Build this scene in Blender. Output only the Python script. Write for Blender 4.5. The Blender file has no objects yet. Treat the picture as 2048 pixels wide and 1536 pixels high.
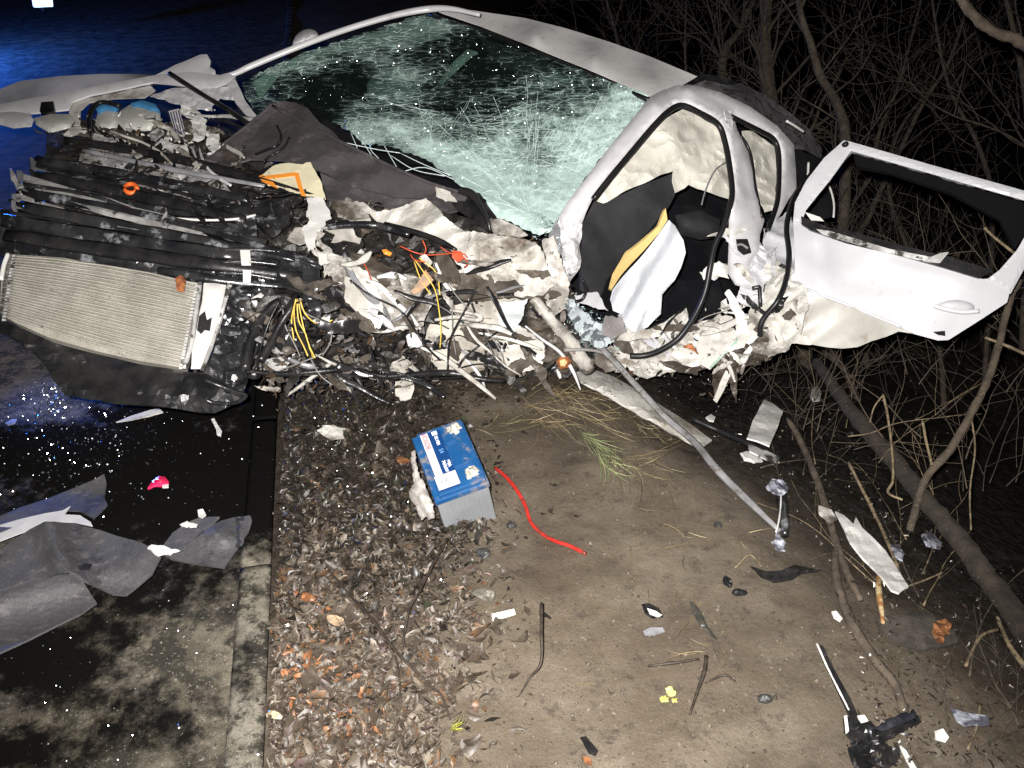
import bpy, math, random
import numpy as np
from mathutils import Vector, noise
from mathutils.geometry import delaunay_2d_cdt

random.seed(7); np.random.seed(7)
R = math.radians
SC = bpy.context.scene
COL = SC.collection

# ------------------------------------------------------------------ camera
CAM = Vector((0.0, 0.0, 1.8)); PITCH = 32.0; F = 1704.0
cd = bpy.data.cameras.new('camera'); cam = bpy.data.objects.new('camera', cd); COL.objects.link(cam)
cam.location = CAM; cam.rotation_euler = (R(90 - PITCH), 0, 0)
cd.sensor_width = 36; cd.lens = 36 * F / 2048; cd.clip_start = 0.05; cd.clip_end = 400
SC.camera = cam

# ------------------------------------------------------------------ night sky
w = bpy.data.worlds.new('World'); SC.world = w; w.use_nodes = True
nt = w.node_tree; nt.nodes.clear()
sky = nt.nodes.new('ShaderNodeTexSky'); sky.sky_type = 'NISHITA'; sky.sun_disc = False
sky.sun_elevation = R(-4); sky.sun_rotation = R(300)
bg = nt.nodes.new('ShaderNodeBackground'); bg.inputs[1].default_value = 0.01
wo = nt.nodes.new('ShaderNodeOutputWorld')
nt.links.new(sky.outputs[0], bg.inputs[0]); nt.links.new(bg.outputs[0], wo.inputs[0])

# ------------------------------------------------------------------ lamps: the camera's own flash, the blue emergency lamp on the left, an added blue spot
def lamp(name, typ, loc, energy, col, size, rot=(0, 0, 0), **k):
    l = bpy.data.lights.new(name, typ); l.energy = energy; l.color = col
    o = bpy.data.objects.new(name, l); COL.objects.link(o); o.location = loc; o.rotation_euler = rot
    if typ in ('POINT', 'SPOT'): l.shadow_soft_size = size
    for a, b in k.items(): setattr(l, a, b)
    return o
lamp('camera_flash', 'SPOT', (-0.07, -0.02, 1.89), 860, (1.0, 0.965, 0.93), 0.022, (R(90 - PITCH + 2), 0, 0),
     spot_size=R(98), spot_blend=0.8)
lamp('emergency_lamp', 'POINT', (-5.9, 8.9, 0.65), 330, (0.03, 0.17, 1.0), 0.10)
_d = Vector((-1.74, 2.76, 0.0)) - Vector((-3.1, 3.5, 1.7))
lamp('added_blue_spot', 'SPOT', (-3.1, 3.5, 1.7), 330, (0.02, 0.16, 1.0), 0.06, _d.to_track_quat('-Z', 'Y').to_euler(), spot_size=R(15), spot_blend=1.0)  # added narrow spot that tints the road glass blue

SC.view_settings.view_transform = 'Standard'; SC.view_settings.look = 'None'
SC.view_settings.exposure = 0.15; SC.view_settings.gamma = 1.0
SC.view_settings.use_curve_mapping = False
SC.cycles.max_bounces = 6; SC.cycles.transparent_max_bounces = 12
SC.cycles.sample_clamp_indirect = 3.0

# ------------------------------------------------------------------ pixel <-> place
cp, sp = math.cos(R(PITCH)), math.sin(R(PITCH))
def ray(px, py):
    a = (px - 1024) / F; b = (768 - py) / F
    return Vector((a, cp + b * sp, -sp + b * cp))
def P(px, py, d): return CAM + ray(px, py) * d
def proj(v):
    q = v - CAM
    d = q.y * cp - q.z * sp
    if d < 0.05: return (-9999, -9999)
    return (1024 + F * q.x / d, 768 - F * (q.y * sp + q.z * cp) / d)

KA = Vector((-0.93, 2.90)); KD = (Vector((-0.93, 2.90)) - Vector((-0.573, 1.204))).normalized()   # kerb line
KN = Vector((-KD.y, KD.x))                                                                          # towards the road
LA = Vector((0.257, 2.968)); LN = Vector((0.858, 0.513))                                            # bank edge
def kerb_u(x, y): return (Vector((x, y)) - KA).dot(KN)
def bank_s(x, y): return (x - LA.x) * LN.x + (y - LA.y) * LN.y
def nz(x, y, z=0.0): return noise.noise(Vector((x, y, z)))
def H(x, y):
    """height of the soil sheet"""
    u = kerb_u(x, y); s = bank_s(x, y)
    z = 0.0
    if u > -0.006: return -0.055
    z += -0.022 * max(0, 1 - (-u) / 0.06)
    if s > -0.15:
        q = s + 0.15; f = min(1, max(0, (x + 1.3) / 1.5)); f = f * f * (3 - 2 * f)
        z += max(-1.1, -0.42 * q * q / (q + 0.35)) * f
    near = 1.0 if (abs(x) < 4 and y < 7) else 0.3
    z += near * (0.022 * nz(x * 2.3, y * 2.3, 1.7) + 0.013 * nz(x * 7, y * 7, 4) - 0.010 * max(0, nz(x * 4.5, y * 4.5, 14) - .15) + 0.0045 * nz(x * 24, y * 24, 9))
    return z
def ROADZ(x, y): return -0.032 + 0.004 * nz(x * 4, y * 4, 3)
def surf(x, y):
    u = kerb_u(x, y)
    if u > 0.100: return ROADZ(x, y)
    if u > -0.004: return 0.0
    return H(x, y)
def G(px, py, h=0.0):
    r = ray(px, py); t = 1.2; step = 0.12; prev = t
    while t < 30:
        p = CAM + r * t
        if p.z < surf(p.x, p.y) + h: break
        prev = t; t += step
        if t > 6: step = 0.6
    lo, hi = prev, t
    for _ in range(9):
        m = (lo + hi) / 2; p = CAM + r * m
        if p.z < surf(p.x, p.y) + h: hi = m
        else: lo = m
    return CAM + r * hi
def GH(h): return lambda px, py: G(px, py, h)

# depth of the wreck, from control points (pixel x, pixel y, metres along the optical axis)
WC = [(0,210,4.3),(300,150,4.45),(0,260,4.1),(200,280,3.95),(430,300,3.85),(430,160,4.35),(500,170,4.3),(600,205,4.0),(560,270,3.8),
 (700,320,3.6),(900,390,3.35),(1060,460,3.22),(60,350,3.45),(400,340,3.6),(600,370,3.5),(0,430,3.2),(200,430,3.25),(480,440,3.3),
 (0,560,3.02),(200,560,3.05),(400,560,3.08),(0,680,2.9),(200,720,2.92),(400,740,2.96),(480,800,3.0),(560,600,3.15),(640,540,3.2),
 (760,440,3.4),(800,520,3.3),(960,500,3.22),(1090,500,3.15),(900,600,3.28),(1050,600,3.2),(700,620,3.2),(600,700,3.2),(750,710,3.3),
 (900,720,3.38),(1050,720,3.36),(1130,740,3.36),(1240,700,3.38),(1130,500,3.1),(1130,600,3.2),(1210,340,3.2),(1310,210,3.32),
 (1380,180,3.42),(1440,230,3.45),(1460,400,3.32),(1490,560,3.25),(1590,300,3.85),(1590,400,3.6),(1540,450,3.4),(1380,700,3.4),
 (1300,600,3.45),(1480,700,3.3),(1560,600,3.2),(1580,680,3.18),(1690,290,3.28),(1700,450,3.15),(1700,600,3.1),(1700,700,3.12),(2040,390,2.95),
 (2017,590,2.9),(1890,680,2.98),(860,20,4.55),(1100,60,4.4),(1300,110,4.1),(1640,300,4.4),(700,70,4.45),(1080,120,3.9),(880,220,3.75)]
CD = lambda d: 3.4 + (d - 3.4) * .72 if 3.4 < d < 6 else d
WC = [(x, y, CD(d)) for x, y, d in WC]
_W = np.array(WC, float); _X = _W[:, :2] / 500.0
_K = np.abs(np.linalg.norm(_X[:, None] - _X[None], axis=2))
_n = len(WC); _A = np.zeros((_n + 3, _n + 3)); _A[:_n, :_n] = _K; _A[:_n, _n] = 1; _A[:_n, _n+1] = _X[:, 0]; _A[:_n, _n+2] = _X[:, 1]
_A[_n:, :_n] = _A[:_n, _n:].T
_sol = np.linalg.solve(_A, np.concatenate([_W[:, 2], [0, 0, 0]]))
def W(px, py):
    q = np.array([px, py]) / 500.0
    return float(_sol[:_n] @ np.linalg.norm(_X - q, axis=1) + _sol[_n] + _sol[_n+1] * q[0] + _sol[_n+2] * q[1])
def WO(off=0.0): return lambda px, py: P(px, py, W(px, py) - off)
def DP(pts):
    """a surface through a few (x, y, depth) points, linear RBF"""
    a = np.array([(x, y, CD(d)) for x, y, d in pts], float); X = a[:, :2] / 500
    K = np.linalg.norm(X[:, None] - X[None], axis=2); n = len(pts)
    A = np.zeros((n + 1, n + 1)); A[:n, :n] = K; A[:n, n] = 1; A[n, :n] = 1
    s = np.linalg.solve(A, np.concatenate([a[:, 2], [0]]))
    def f(px, py):
        q = np.array([px, py]) / 500
        return P(px, py, float(s[:n] @ np.linalg.norm(X - q, axis=1) + s[n]))
    return f

# ------------------------------------------------------------------ materials
MATS = {}
def mat(name, c1, c2=None, scale=6.0, lo=0.35, hi=0.65, dirt=None, dscale=4.0, dlo=0.5, dhi=0.6, rough=0.6, metal=0.0,
        bump=0.0, bscale=40.0, grain=0.0, spec=0.5, coat=0.0, island=None, rough2=None, alpha=1.0, speck=None):
    if name in MATS: return MATS[name]
    m = bpy.data.materials.new(name); m.use_nodes = True; t = m.node_tree; N = t.nodes; L = t.links
    b = N['Principled BSDF']
    tc = N.new('ShaderNodeTexCoord')
    def nse(s, det=6, rgh=0.6):
        n = N.new('ShaderNodeTexNoise'); n.inputs['Scale'].default_value = s; n.inputs['Detail'].default_value = det
        n.inputs['Roughness'].default_value = rgh; L.new(tc.outputs['Object'], n.inputs['Vector']); return n.outputs[0]
    def rng(src, lo, hi):
        r = N.new('ShaderNodeMapRange'); r.interpolation_type = 'SMOOTHSTEP'
        r.inputs[1].default_value = lo; r.inputs[2].default_value = hi; L.new(src, r.inputs[0]); return r.outputs[0]
    def mix(f, a, c, mode='MIX'):
        x = N.new('ShaderNodeMix'); x.data_type = 'RGBA'; x.blend_type = mode
        if isinstance(f, float): x.inputs[0].default_value = f
        else: L.new(f, x.inputs[0])
        for i, v in ((6, a), (7, c)):
            if isinstance(v, tuple): x.inputs[i].default_value = (*v, 1)
            else: L.new(v, x.inputs[i])
        return x.outputs[2]
    if island:
        g = N.new('ShaderNodeNewGeometry'); cr = N.new('ShaderNodeValToRGB'); L.new(g.outputs['Random Per Island'], cr.inputs[0])
        e = cr.color_ramp; e.interpolation = 'CONSTANT'
        while len(e.elements) < len(island): e.elements.new(0.5)
        for i, c in enumerate(island): e.elements[i].position = i / len(island); e.elements[i].color = (*c, 1)
        col = cr.outputs[0]
        if c2: col = mix(rng(nse(scale), lo, hi), col, c2)
    elif c2: col = mix(rng(nse(scale), lo, hi), c1, c2)
    else: col = c1
    if dirt:
        dm = rng(nse(dscale, 9, 0.68), dlo, dhi)
        col = mix(dm, col, dirt)
    if speck:
        sm_ = rng(nse(speck[1], 7, 0.72), speck[2], speck[2] + 0.07)
        col = mix(sm_, col, speck[0])
    if grain:
        gn = nse(260, 2, 0.7)
        r = N.new('ShaderNodeMapRange'); r.inputs[1].default_value = 0.25; r.inputs[2].default_value = 0.75
        r.inputs[3].default_value = 1 - grain; r.inputs[4].default_value = 1 + grain; L.new(gn, r.inputs[0])
        v = N.new('ShaderNodeVectorMath'); v.operation = 'SCALE'
        if isinstance(col, tuple): v.inputs[0].default_value = col
        else: L.new(col, v.inputs[0])
        L.new(r.outputs[0], v.inputs['Scale']); col = v.outputs[0]
    if isinstance(col, tuple): b.inputs['Base Color'].default_value = (*col, 1)
    else: L.new(col, b.inputs['Base Color'])
    if dirt and rough2 is not None:
        rr = N.new('ShaderNodeMapRange'); L.new(dm, rr.inputs[0]); rr.inputs[3].default_value = rough; rr.inputs[4].default_value = rough2
        L.new(rr.outputs[0], b.inputs['Roughness'])
    else: b.inputs['Roughness'].default_value = rough
    b.inputs['Metallic'].default_value = metal; b.inputs['Specular IOR Level'].default_value = spec
    b.inputs['Coat Weight'].default_value = coat; b.inputs['Coat Roughness'].default_value = 0.15
    b.inputs['Alpha'].default_value = alpha
    if bump:
        bn = N.new('ShaderNodeBump'); bn.inputs['Strength'].default_value = 0.6; bn.inputs['Distance'].default_value = bump
        L.new(nse(bscale, 5, 0.65), bn.inputs['Height']); L.new(bn.outputs[0], b.inputs['Normal'])
    MATS[name] = m; return m

MUD = (0.075, 0.058, 0.042)
M_white = mat('white_car_paint', (0.62, 0.615, 0.625), (0.54, 0.535, 0.545), 3, dirt=(0.38, 0.34, 0.29), dscale=9, dlo=0.60, dhi=0.75, rough=0.32, coat=0.25, rough2=0.7, bump=0.001, bscale=25)
M_door = mat('white_door_paint', (0.56, 0.56, 0.58), (0.48, 0.48, 0.505), 2.5, dirt=(0.45, 0.42, 0.40), dscale=14, dlo=0.66, dhi=0.8, rough=0.35, coat=0.2, rough2=0.6, speck=((0.30, 0.285, 0.27), 26, 0.64))
M_roof = mat('dusty_roof_paint', (0.78, 0.77, 0.76), (0.66, 0.65, 0.64), 5, dirt=(0.3, 0.27, 0.25), dscale=20, dlo=0.58, dhi=0.78, rough=0.45, grain=0.2)
M_cream = mat('cream_inner_paint', (0.60, 0.585, 0.54), (0.45, 0.43, 0.385), 5, dirt=(0.13, 0.10, 0.075), dscale=4.5, dlo=0.50, dhi=0.68, rough=0.30, spec=.6, rough2=0.7, bump=0.0012, bscale=60, grain=0.12, speck=((0.09, 0.07, 0.052), 26, 0.60))
M_muddy = mat('mud_smeared_paint', (0.58, 0.56, 0.52), (0.40, 0.375, 0.335), 8, dirt=(0.075, 0.058, 0.043), dscale=5.5, dlo=0.43, dhi=0.62, rough=0.32, spec=.6, rough2=0.7, bump=0.002, bscale=70, grain=0.2, speck=((0.09, 0.07, 0.052), 26, 0.60))
M_mudpart = mat('mud_caked_metal', (0.085, 0.067, 0.05), (0.03, 0.024, 0.018), 9, 0.3, 0.7, dirt=(0.42, 0.38, 0.33), dscale=11, dlo=0.56, dhi=0.70, rough=0.7, rough2=0.5, bump=0.003, bscale=60, grain=0.25)
M_liner = mat('wheel_arch_felt', (0.54, 0.51, 0.45), (0.38, 0.35, 0.30), 6, dirt=(0.13, 0.105, 0.08), dscale=5, dlo=0.45, dhi=0.66, rough=0.9, bump=0.002, bscale=90, grain=0.15, speck=((0.09, 0.07, 0.052), 26, 0.60))
M_black = mat('black_plastic', (0.008, 0.008, 0.009), (0.02, 0.019, 0.019), 14, dirt=(0.09, 0.082, 0.078), dscale=22, dlo=0.60, dhi=0.72, rough=0.3, rough2=0.75, bump=0.002, bscale=60)
M_blackgl = mat('glossy_black_plastic', (0.010, 0.010, 0.012), (0.03, 0.03, 0.03), 9, dirt=(0.24, 0.245, 0.26), dscale=13, dlo=0.55, dhi=0.70, rough=0.22, rough2=0.35, bump=0.003, bscale=34)
M_rubber = mat('black_rubber_seal', (0.010, 0.010, 0.011), rough=0.38, spec=0.35)
M_cowl = mat('dusty_grey_plastic', (0.075, 0.066, 0.068), (0.045, 0.04, 0.042), 7, dirt=(0.15, 0.135, 0.13), dscale=12, dlo=0.55, dhi=0.75, rough=0.6, grain=0.25, bump=0.001)
M_bumper = mat('matt_grey_plastic', (0.075, 0.074, 0.078), (0.055, 0.054, 0.058), 9, dirt=(0.12, 0.11, 0.11), dscale=30, dlo=0.50, dhi=0.7, rough=0.55, grain=0.4, speck=((.035,.034,.036), 9, .58), bump=0.0012, bscale=120)
M_alu = mat('dull_aluminium', (0.62, 0.61, 0.60), (0.34, 0.33, 0.32), 16, dirt=(0.04, 0.035, 0.03), dscale=14, dlo=0.52, dhi=0.60, rough=0.5, metal=0.35, rough2=0.6, bump=0.002, bscale=70)
M_fins = mat('radiator_aluminium', (0.36, 0.34, 0.295), (0.27, 0.255, 0.215), 12, dirt=(0.12, 0.11, 0.09), dscale=20, dlo=0.60, dhi=0.72, rough=0.6, metal=0.15, grain=0.3, bump=0.002, bscale=140)
M_engine = mat('oily_casting', (0.035, 0.031, 0.028), (0.012, 0.011, 0.010), 18, dirt=(0.22, 0.21, 0.20), dscale=15, dlo=0.58, dhi=0.68, rough=0.4, rough2=0.5, bump=0.008, bscale=45)
M_chrome = mat('broken_reflector', (0.75, 0.76, 0.80), (0.10, 0.10, 0.11), 14, 0.45, 0.52, rough=0.15, metal=0.8, bump=0.006, bscale=40)
M_clean = mat('clean_white_plastic', (0.64, 0.63, 0.60), rough=0.4, dirt=(0.25, 0.22, 0.18), dscale=25, dlo=0.62, dhi=0.72)
M_tank = mat('cloudy_white_plastic', (0.52, 0.52, 0.48), (0.42, 0.42, 0.38), 10, rough=0.4)
M_blue = mat('light_blue_plastic', (0.06, 0.22, 0.42), rough=0.35)
M_airbag = mat('white_airbag_cloth', (0.60, 0.625, 0.66), (0.53, 0.555, 0.59), 10, rough=0.85, bump=0.0015, bscale=30, grain=0.06)
M_curtain = mat('ivory_curtain_cloth', (0.60, 0.58, 0.515), (0.52, 0.50, 0.435), 9, rough=0.85, bump=0.0012, bscale=60)
M_foam = mat('yellow_foam', (0.72, 0.52, 0.20), (0.62, 0.45, 0.18), 12, rough=0.8)
M_paper = mat('pale_yellow_board', (0.74, 0.68, 0.47), (0.66, 0.60, 0.42), 9, dirt=(0.35, 0.3, 0.2), dscale=16, dlo=0.62, dhi=0.72, rough=0.7)
M_orange = mat('orange_plastic', (0.85, 0.30, 0.04), rough=0.5)
M_orange2 = mat('bright_orange_ring', (0.9, 0.16, 0.03), rough=0.35)
M_charc = mat('charcoal_trim', (0.015, 0.015, 0.017), (0.009, 0.009, 0.010), 20, rough=0.8, grain=0.35)
M_dark = mat('black_upholstery', (0.004, 0.0045, 0.006), (0.009, 0.009, 0.010), 8, rough=0.95, spec=.1)
M_seat = mat('grey_seat_fabric', (0.16, 0.17, 0.17), (0.09, 0.10, 0.10), 12, rough=0.9, grain=0.2)
M_head = mat('grey_green_trim', (0.30, 0.31, 0.28), (0.17, 0.18, 0.16), 9, rough=0.85, grain=0.2)
M_silver = mat('grey_zinc_strip', (0.30, 0.30, 0.32), (0.20, 0.20, 0.21), 9, dirt=(0.12, 0.1, 0.08), dscale=14, dlo=0.55, dhi=0.7, rough=0.45, metal=0.2)
M_red = mat('red_cable_sleeve', (0.55, 0.035, 0.025), (0.38, 0.02, 0.015), 20, dirt=(0.16, 0.03, 0.02), dscale=34, dlo=0.54, dhi=0.62, rough=0.35, coat=0.2)
M_redlens = mat('red_lamp_lens', (0.85, 0.03, 0.12), rough=0.2, coat=0.5, dirt=(0.9, 0.35, 0.3), dscale=60, dlo=0.58, dhi=0.66)
M_ywire = mat('yellow_wire_sleeve', (0.75, 0.52, 0.10), rough=0.45)
M_rwire = mat('red_wire_sleeve', (0.55, 0.09, 0.04), rough=0.45)
M_gwire = mat('grey_wire_sleeve', (0.22, 0.21, 0.20), rough=0.5)
M_rust = mat('rusty_orange_metal', (0.42, 0.15, 0.05), (0.16, 0.05, 0.02), 40, rough=0.7, bump=0.003)
M_bark = mat('grey_brown_bark', (0.095, 0.072, 0.05), (0.045, 0.034, 0.024), 30, 0.35, 0.65, dirt=(0.18, 0.15, 0.11), dscale=60, dlo=0.58, dhi=0.7, rough=0.9, bump=0.004, bscale=90)
M_barkd = mat('dim_tree_bark', (0.065, 0.05, 0.034), (0.03, 0.023, 0.016), 30, rough=.9)  # dimness of the back trees put into a darker bark colour
M_bark2 = mat('pale_twig_bark', (0.24, 0.185, 0.11), (0.09, 0.066, 0.04), 40, rough=0.75, bump=0.001, bscale=120)
M_bark3 = mat('dark_twig_bark', (0.020, 0.014, 0.010), (0.045, 0.032, 0.022), 60, rough=0.6, bump=0.001, bscale=120)
M_wood = mat('split_wood', (0.55, 0.42, 0.24), (0.30, 0.15, 0.05), 26, 0.45, 0.55, rough=0.7)
M_straw = mat('dry_grass', (0.2, 0.2, 0.1), island=[(0.24, 0.18, 0.09), (0.14, 0.11, 0.06), (0.17, 0.15, 0.08), (0.34, 0.28, 0.17), (0.10, 0.078, 0.045)], rough=0.6)
M_green = mat('green_grass', (0.2, 0.2, 0.1), island=[(0.30, 0.36, 0.16), (0.22, 0.30, 0.12), (0.40, 0.42, 0.22)], rough=0.5)
M_leaf = mat('wet_dead_leaves', (0.1, 0.1, 0.1), (0.055, 0.043, 0.031), 24, 0.40, 0.58,
             island=[(0.10, 0.077, 0.055), (0.055, 0.041, 0.03), (0.14, 0.113, 0.083), (0.075, 0.056, 0.038), (0.20, 0.168, 0.13), (0.13, 0.065, 0.028), (0.04, 0.03, 0.022), (0.115, 0.093, 0.072), (0.075, 0.047, 0.043), (0.085, 0.07, 0.05)], rough=0.5, spec=0.5, grain=0.3, speck=((0.03, 0.022, 0.016), 45, 0.56))
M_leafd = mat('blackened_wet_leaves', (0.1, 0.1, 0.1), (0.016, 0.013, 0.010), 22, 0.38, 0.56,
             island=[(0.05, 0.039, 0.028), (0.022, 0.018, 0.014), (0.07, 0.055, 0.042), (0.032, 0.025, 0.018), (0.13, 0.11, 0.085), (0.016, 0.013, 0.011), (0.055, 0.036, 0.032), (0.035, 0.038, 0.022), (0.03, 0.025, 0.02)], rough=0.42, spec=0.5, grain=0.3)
M_oleaf = mat('orange_dead_leaf', (0.27, 0.115, 0.045), (0.13, 0.055, 0.025), 45, rough=0.5)
M_yleaf = mat('yellow_leaf', (0.55, 0.48, 0.07), (0.42, 0.42, 0.18), 60, rough=0.5)
M_scrapw = mat('pale_scraps', (0.5, 0.5, 0.5), (0.12, 0.095, 0.07), 22, 0.50, 0.60, island=[(0.72, 0.70, 0.66), (0.45, 0.42, 0.36), (0.65, 0.62, 0.53), (0.3, 0.27, 0.22), (0.78, 0.78, 0.78)], rough=0.45)
M_scrapd = mat('dark_scraps', (0.5, 0.5, 0.5), None, island=[(0.02, 0.018, 0.018), (0.05, 0.04, 0.032), (0.09, 0.075, 0.06), (0.012, 0.012, 0.013), (0.15, 0.13, 0.12), (0.06, 0.035, 0.02)], rough=0.35)
M_bbody = mat('pale_grey_battery_case', (0.26, 0.27, 0.285), (0.21, 0.22, 0.235), 6, dirt=(0.20, 0.17, 0.14), dscale=9, dlo=0.60, dhi=0.78, rough=0.45)
M_blid = mat('blue_battery_lid', (0.010, 0.070, 0.20), (0.014, 0.085, 0.23), 8, dirt=(0.17, 0.16, 0.165), dscale=15, dlo=0.50, dhi=0.64, rough=0.35, rough2=0.8)
M_bblue = mat('blue_label_print', (0.008, 0.045, 0.155), rough=0.3)
M_label = mat('white_label', (0.62, 0.585, 0.59), (0.55, 0.52, 0.52), 20, rough=0.45)
M_ink = mat('red_ink', (0.75, 0.13, 0.16), rough=0.5)
M_winkw = mat('white_ink', (0.80, 0.84, 0.9), rough=0.5)
M_inkc = mat('pale_blue_ink', (0.15, 0.35, 0.65), rough=0.5)
M_inkk = mat('dark_ink', (0.04, 0.05, 0.12), rough=0.5)
M_inky = mat('yellow_ink', (0.85, 0.65, 0.15), rough=0.5)
M_post = mat('chalky_lead', (0.55, 0.53, 0.45), (0.35, 0.33, 0.28), 60, rough=0.8, bump=0.004)
M_film = mat('crumpled_clear_film', (0.40, 0.42, 0.48), (0.08, 0.08, 0.10), 25, 0.42, 0.55, rough=0.12, spec=0.9, bump=0.004, bscale=60)
M_shard = mat('broken_safety_glass', (0.30, 0.42, 0.40), None, island=[(0.35, 0.5, 0.48), (0.6, 0.7, 0.7), (0.15, 0.25, 0.24)], rough=0.12, spec=1.0)
M_stone = mat('dark_pebble', (0.02, 0.02, 0.022), (0.05, 0.05, 0.045), 30, rough=0.5, bump=0.003)

def glint_mat(name, col, rough):
    m = bpy.data.materials.new(name); m.use_nodes = True; b = m.node_tree.nodes['Principled BSDF']
    b.inputs['Base Color'].default_value = (*col, 1); b.inputs['Roughness'].default_value = rough; b.inputs['Metallic'].default_value = 1.0
    return m
M_glint = glint_mat('glass_facet_glint', (0.80, 0.90, 0.90), 0.16)

def glass_mat():
    m = bpy.data.materials.new('shattered_windscreen'); m.use_nodes = True; t = m.node_tree; N = t.nodes; L = t.links
    b = N['Principled BSDF']; out = N['Material Output']
    uv = N.new('ShaderNodeUVMap'); uv.uv_map = 'UVMap'
    at = N.new('ShaderNodeAttribute'); at.attribute_name = 'crack'
    def mp(sx, sy, rot=0):
        k = N.new('ShaderNodeMapping'); k.inputs['Scale'].default_value = (sx, sy, 1); k.inputs['Rotation'].default_value = (0, 0, rot)
        L.new(uv.outputs[0], k.inputs[0])
        # warp
        n = N.new('ShaderNodeTexNoise'); n.inputs['Scale'].default_value = 7; n.inputs['Detail'].default_value = 2; L.new(uv.outputs[0], n.inputs['Vector'])
        a = N.new('ShaderNodeVectorMath'); a.operation = 'MULTIPLY_ADD'; L.new(n.outputs[1], a.inputs[0]); a.inputs[1].default_value = (.9, .9, 0)
        L.new(k.outputs[0], a.inputs[2]); return a.outputs[0]
    def mth(op, a, c=None, d=None):
        x = N.new('ShaderNodeMath'); x.operation = op; x.use_clamp = False
        for i, v in enumerate((a, c, d)):
            if v is None: continue
            if isinstance(v, (int, float)): x.inputs[i].default_value = v
            else: L.new(v, x.inputs[i])
        return x.outputs[0]
    def rng(src, lo, hi, a=0., c=1.):
        r = N.new('ShaderNodeMapRange'); r.interpolation_type = 'SMOOTHSTEP'; r.inputs[1].default_value = lo; r.inputs[2].default_value = hi
        r.inputs[3].default_value = a; r.inputs[4].default_value = c; L.new(src, r.inputs[0]); return r.outputs[0]
    cracks = []
    for sx, sy, rot, wd in ((30, 150, 0.14, 0.085), (95, 110, 0.5, 0.10), (230, 200, 0.2, 0.14)):
        v = N.new('ShaderNodeTexVoronoi'); v.feature = 'DISTANCE_TO_EDGE'; v.inputs['Scale'].default_value = 1.0
        L.new(mp(sx, sy, rot), v.inputs['Vector']); cracks.append(rng(v.outputs[0], 0.0, wd, 1.0, 0.0))
    n1 = N.new('ShaderNodeTexNoise'); n1.inputs['Scale'].default_value = 1.0; n1.inputs['Detail'].default_value = 8; n1.inputs['Roughness'].default_value = 0.7
    L.new(mp(9, 34, 0.12), n1.inputs['Vector'])
    n2 = N.new('ShaderNodeTexNoise'); n2.inputs['Scale'].default_value = 60; n2.inputs['Detail'].default_value = 6; n2.inputs['Roughness'].default_value = 0.75
    L.new(uv.outputs[0], n2.inputs['Vector'])
    m0 = mth('ADD', at.outputs['Fac'], mth('MULTIPLY', mth('SUBTRACT', n1.outputs[0], 0.5), 1.3))
    m0 = mth('ADD', m0, mth('MULTIPLY', mth('SUBTRACT', n2.outputs[0], 0.5), 0.8))
    c1 = mth('MULTIPLY', cracks[0], rng(m0, 0.10, 0.55))
    c2 = mth('MULTIPLY', cracks[1], rng(m0, 0.30, 0.75))
    c3 = mth('MULTIPLY', cracks[2], rng(m0, 0.35, 0.90))
    body = rng(m0, 0.25, 1.00, 0.02, 0.93)
    lines = mth('MAXIMUM', mth('MAXIMUM', c1, c2), c3)
    cov = mth('MAXIMUM', lines, body)
    cov = mth('MINIMUM', mth('MULTIPLY', cov, 0.92), 0.96)
    cm = N.new('ShaderNodeMix'); cm.data_type = 'RGBA'; L.new(mth('MINIMUM', mth('ADD', mth('MULTIPLY', lines, rng(m0, .1, .7, .3, .6)), rng(m0, .45, 1.15, 0., .75)), 1.0), cm.inputs[0])
    cm.inputs[6].default_value = (0.22, 0.33, 0.30, 1); cm.inputs[7].default_value = (0.62, 0.80, 0.74, 1)
    L.new(cm.outputs[2], b.inputs['Base Color']); b.inputs['Roughness'].default_value = 0.3; b.inputs['Specular IOR Level'].default_value = 0.8
    bp = N.new('ShaderNodeBump'); bp.inputs['Strength'].default_value = 0.8; bp.inputs['Distance'].default_value = 0.004
    L.new(mth('ADD', cov, n2.outputs[0]), bp.inputs['Height']); L.new(bp.outputs[0], b.inputs['Normal'])
    tr = N.new('ShaderNodeBsdfTransparent'); tr.inputs[0].default_value = (0.50, 0.66, 0.62, 1)
    gl = N.new('ShaderNodeBsdfGlossy'); gl.inputs['Color'].default_value = (0.8, 0.9, 0.9, 1); gl.inputs['Roughness'].default_value = 0.12; L.new(bp.outputs[0], gl.inputs['Normal'])
    mx = N.new('ShaderNodeMixShader'); mx.inputs[0].default_value = 0.07; L.new(tr.outputs[0], mx.inputs[1]); L.new(gl.outputs[0], mx.inputs[2])
    m2 = N.new('ShaderNodeMixShader'); L.new(cov, m2.inputs[0]); L.new(mx.outputs[0], m2.inputs[1]); L.new(b.outputs[0], m2.inputs[2])
    L.new(m2.outputs[0], out.inputs[0]); return m
M_glass = glass_mat()

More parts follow.
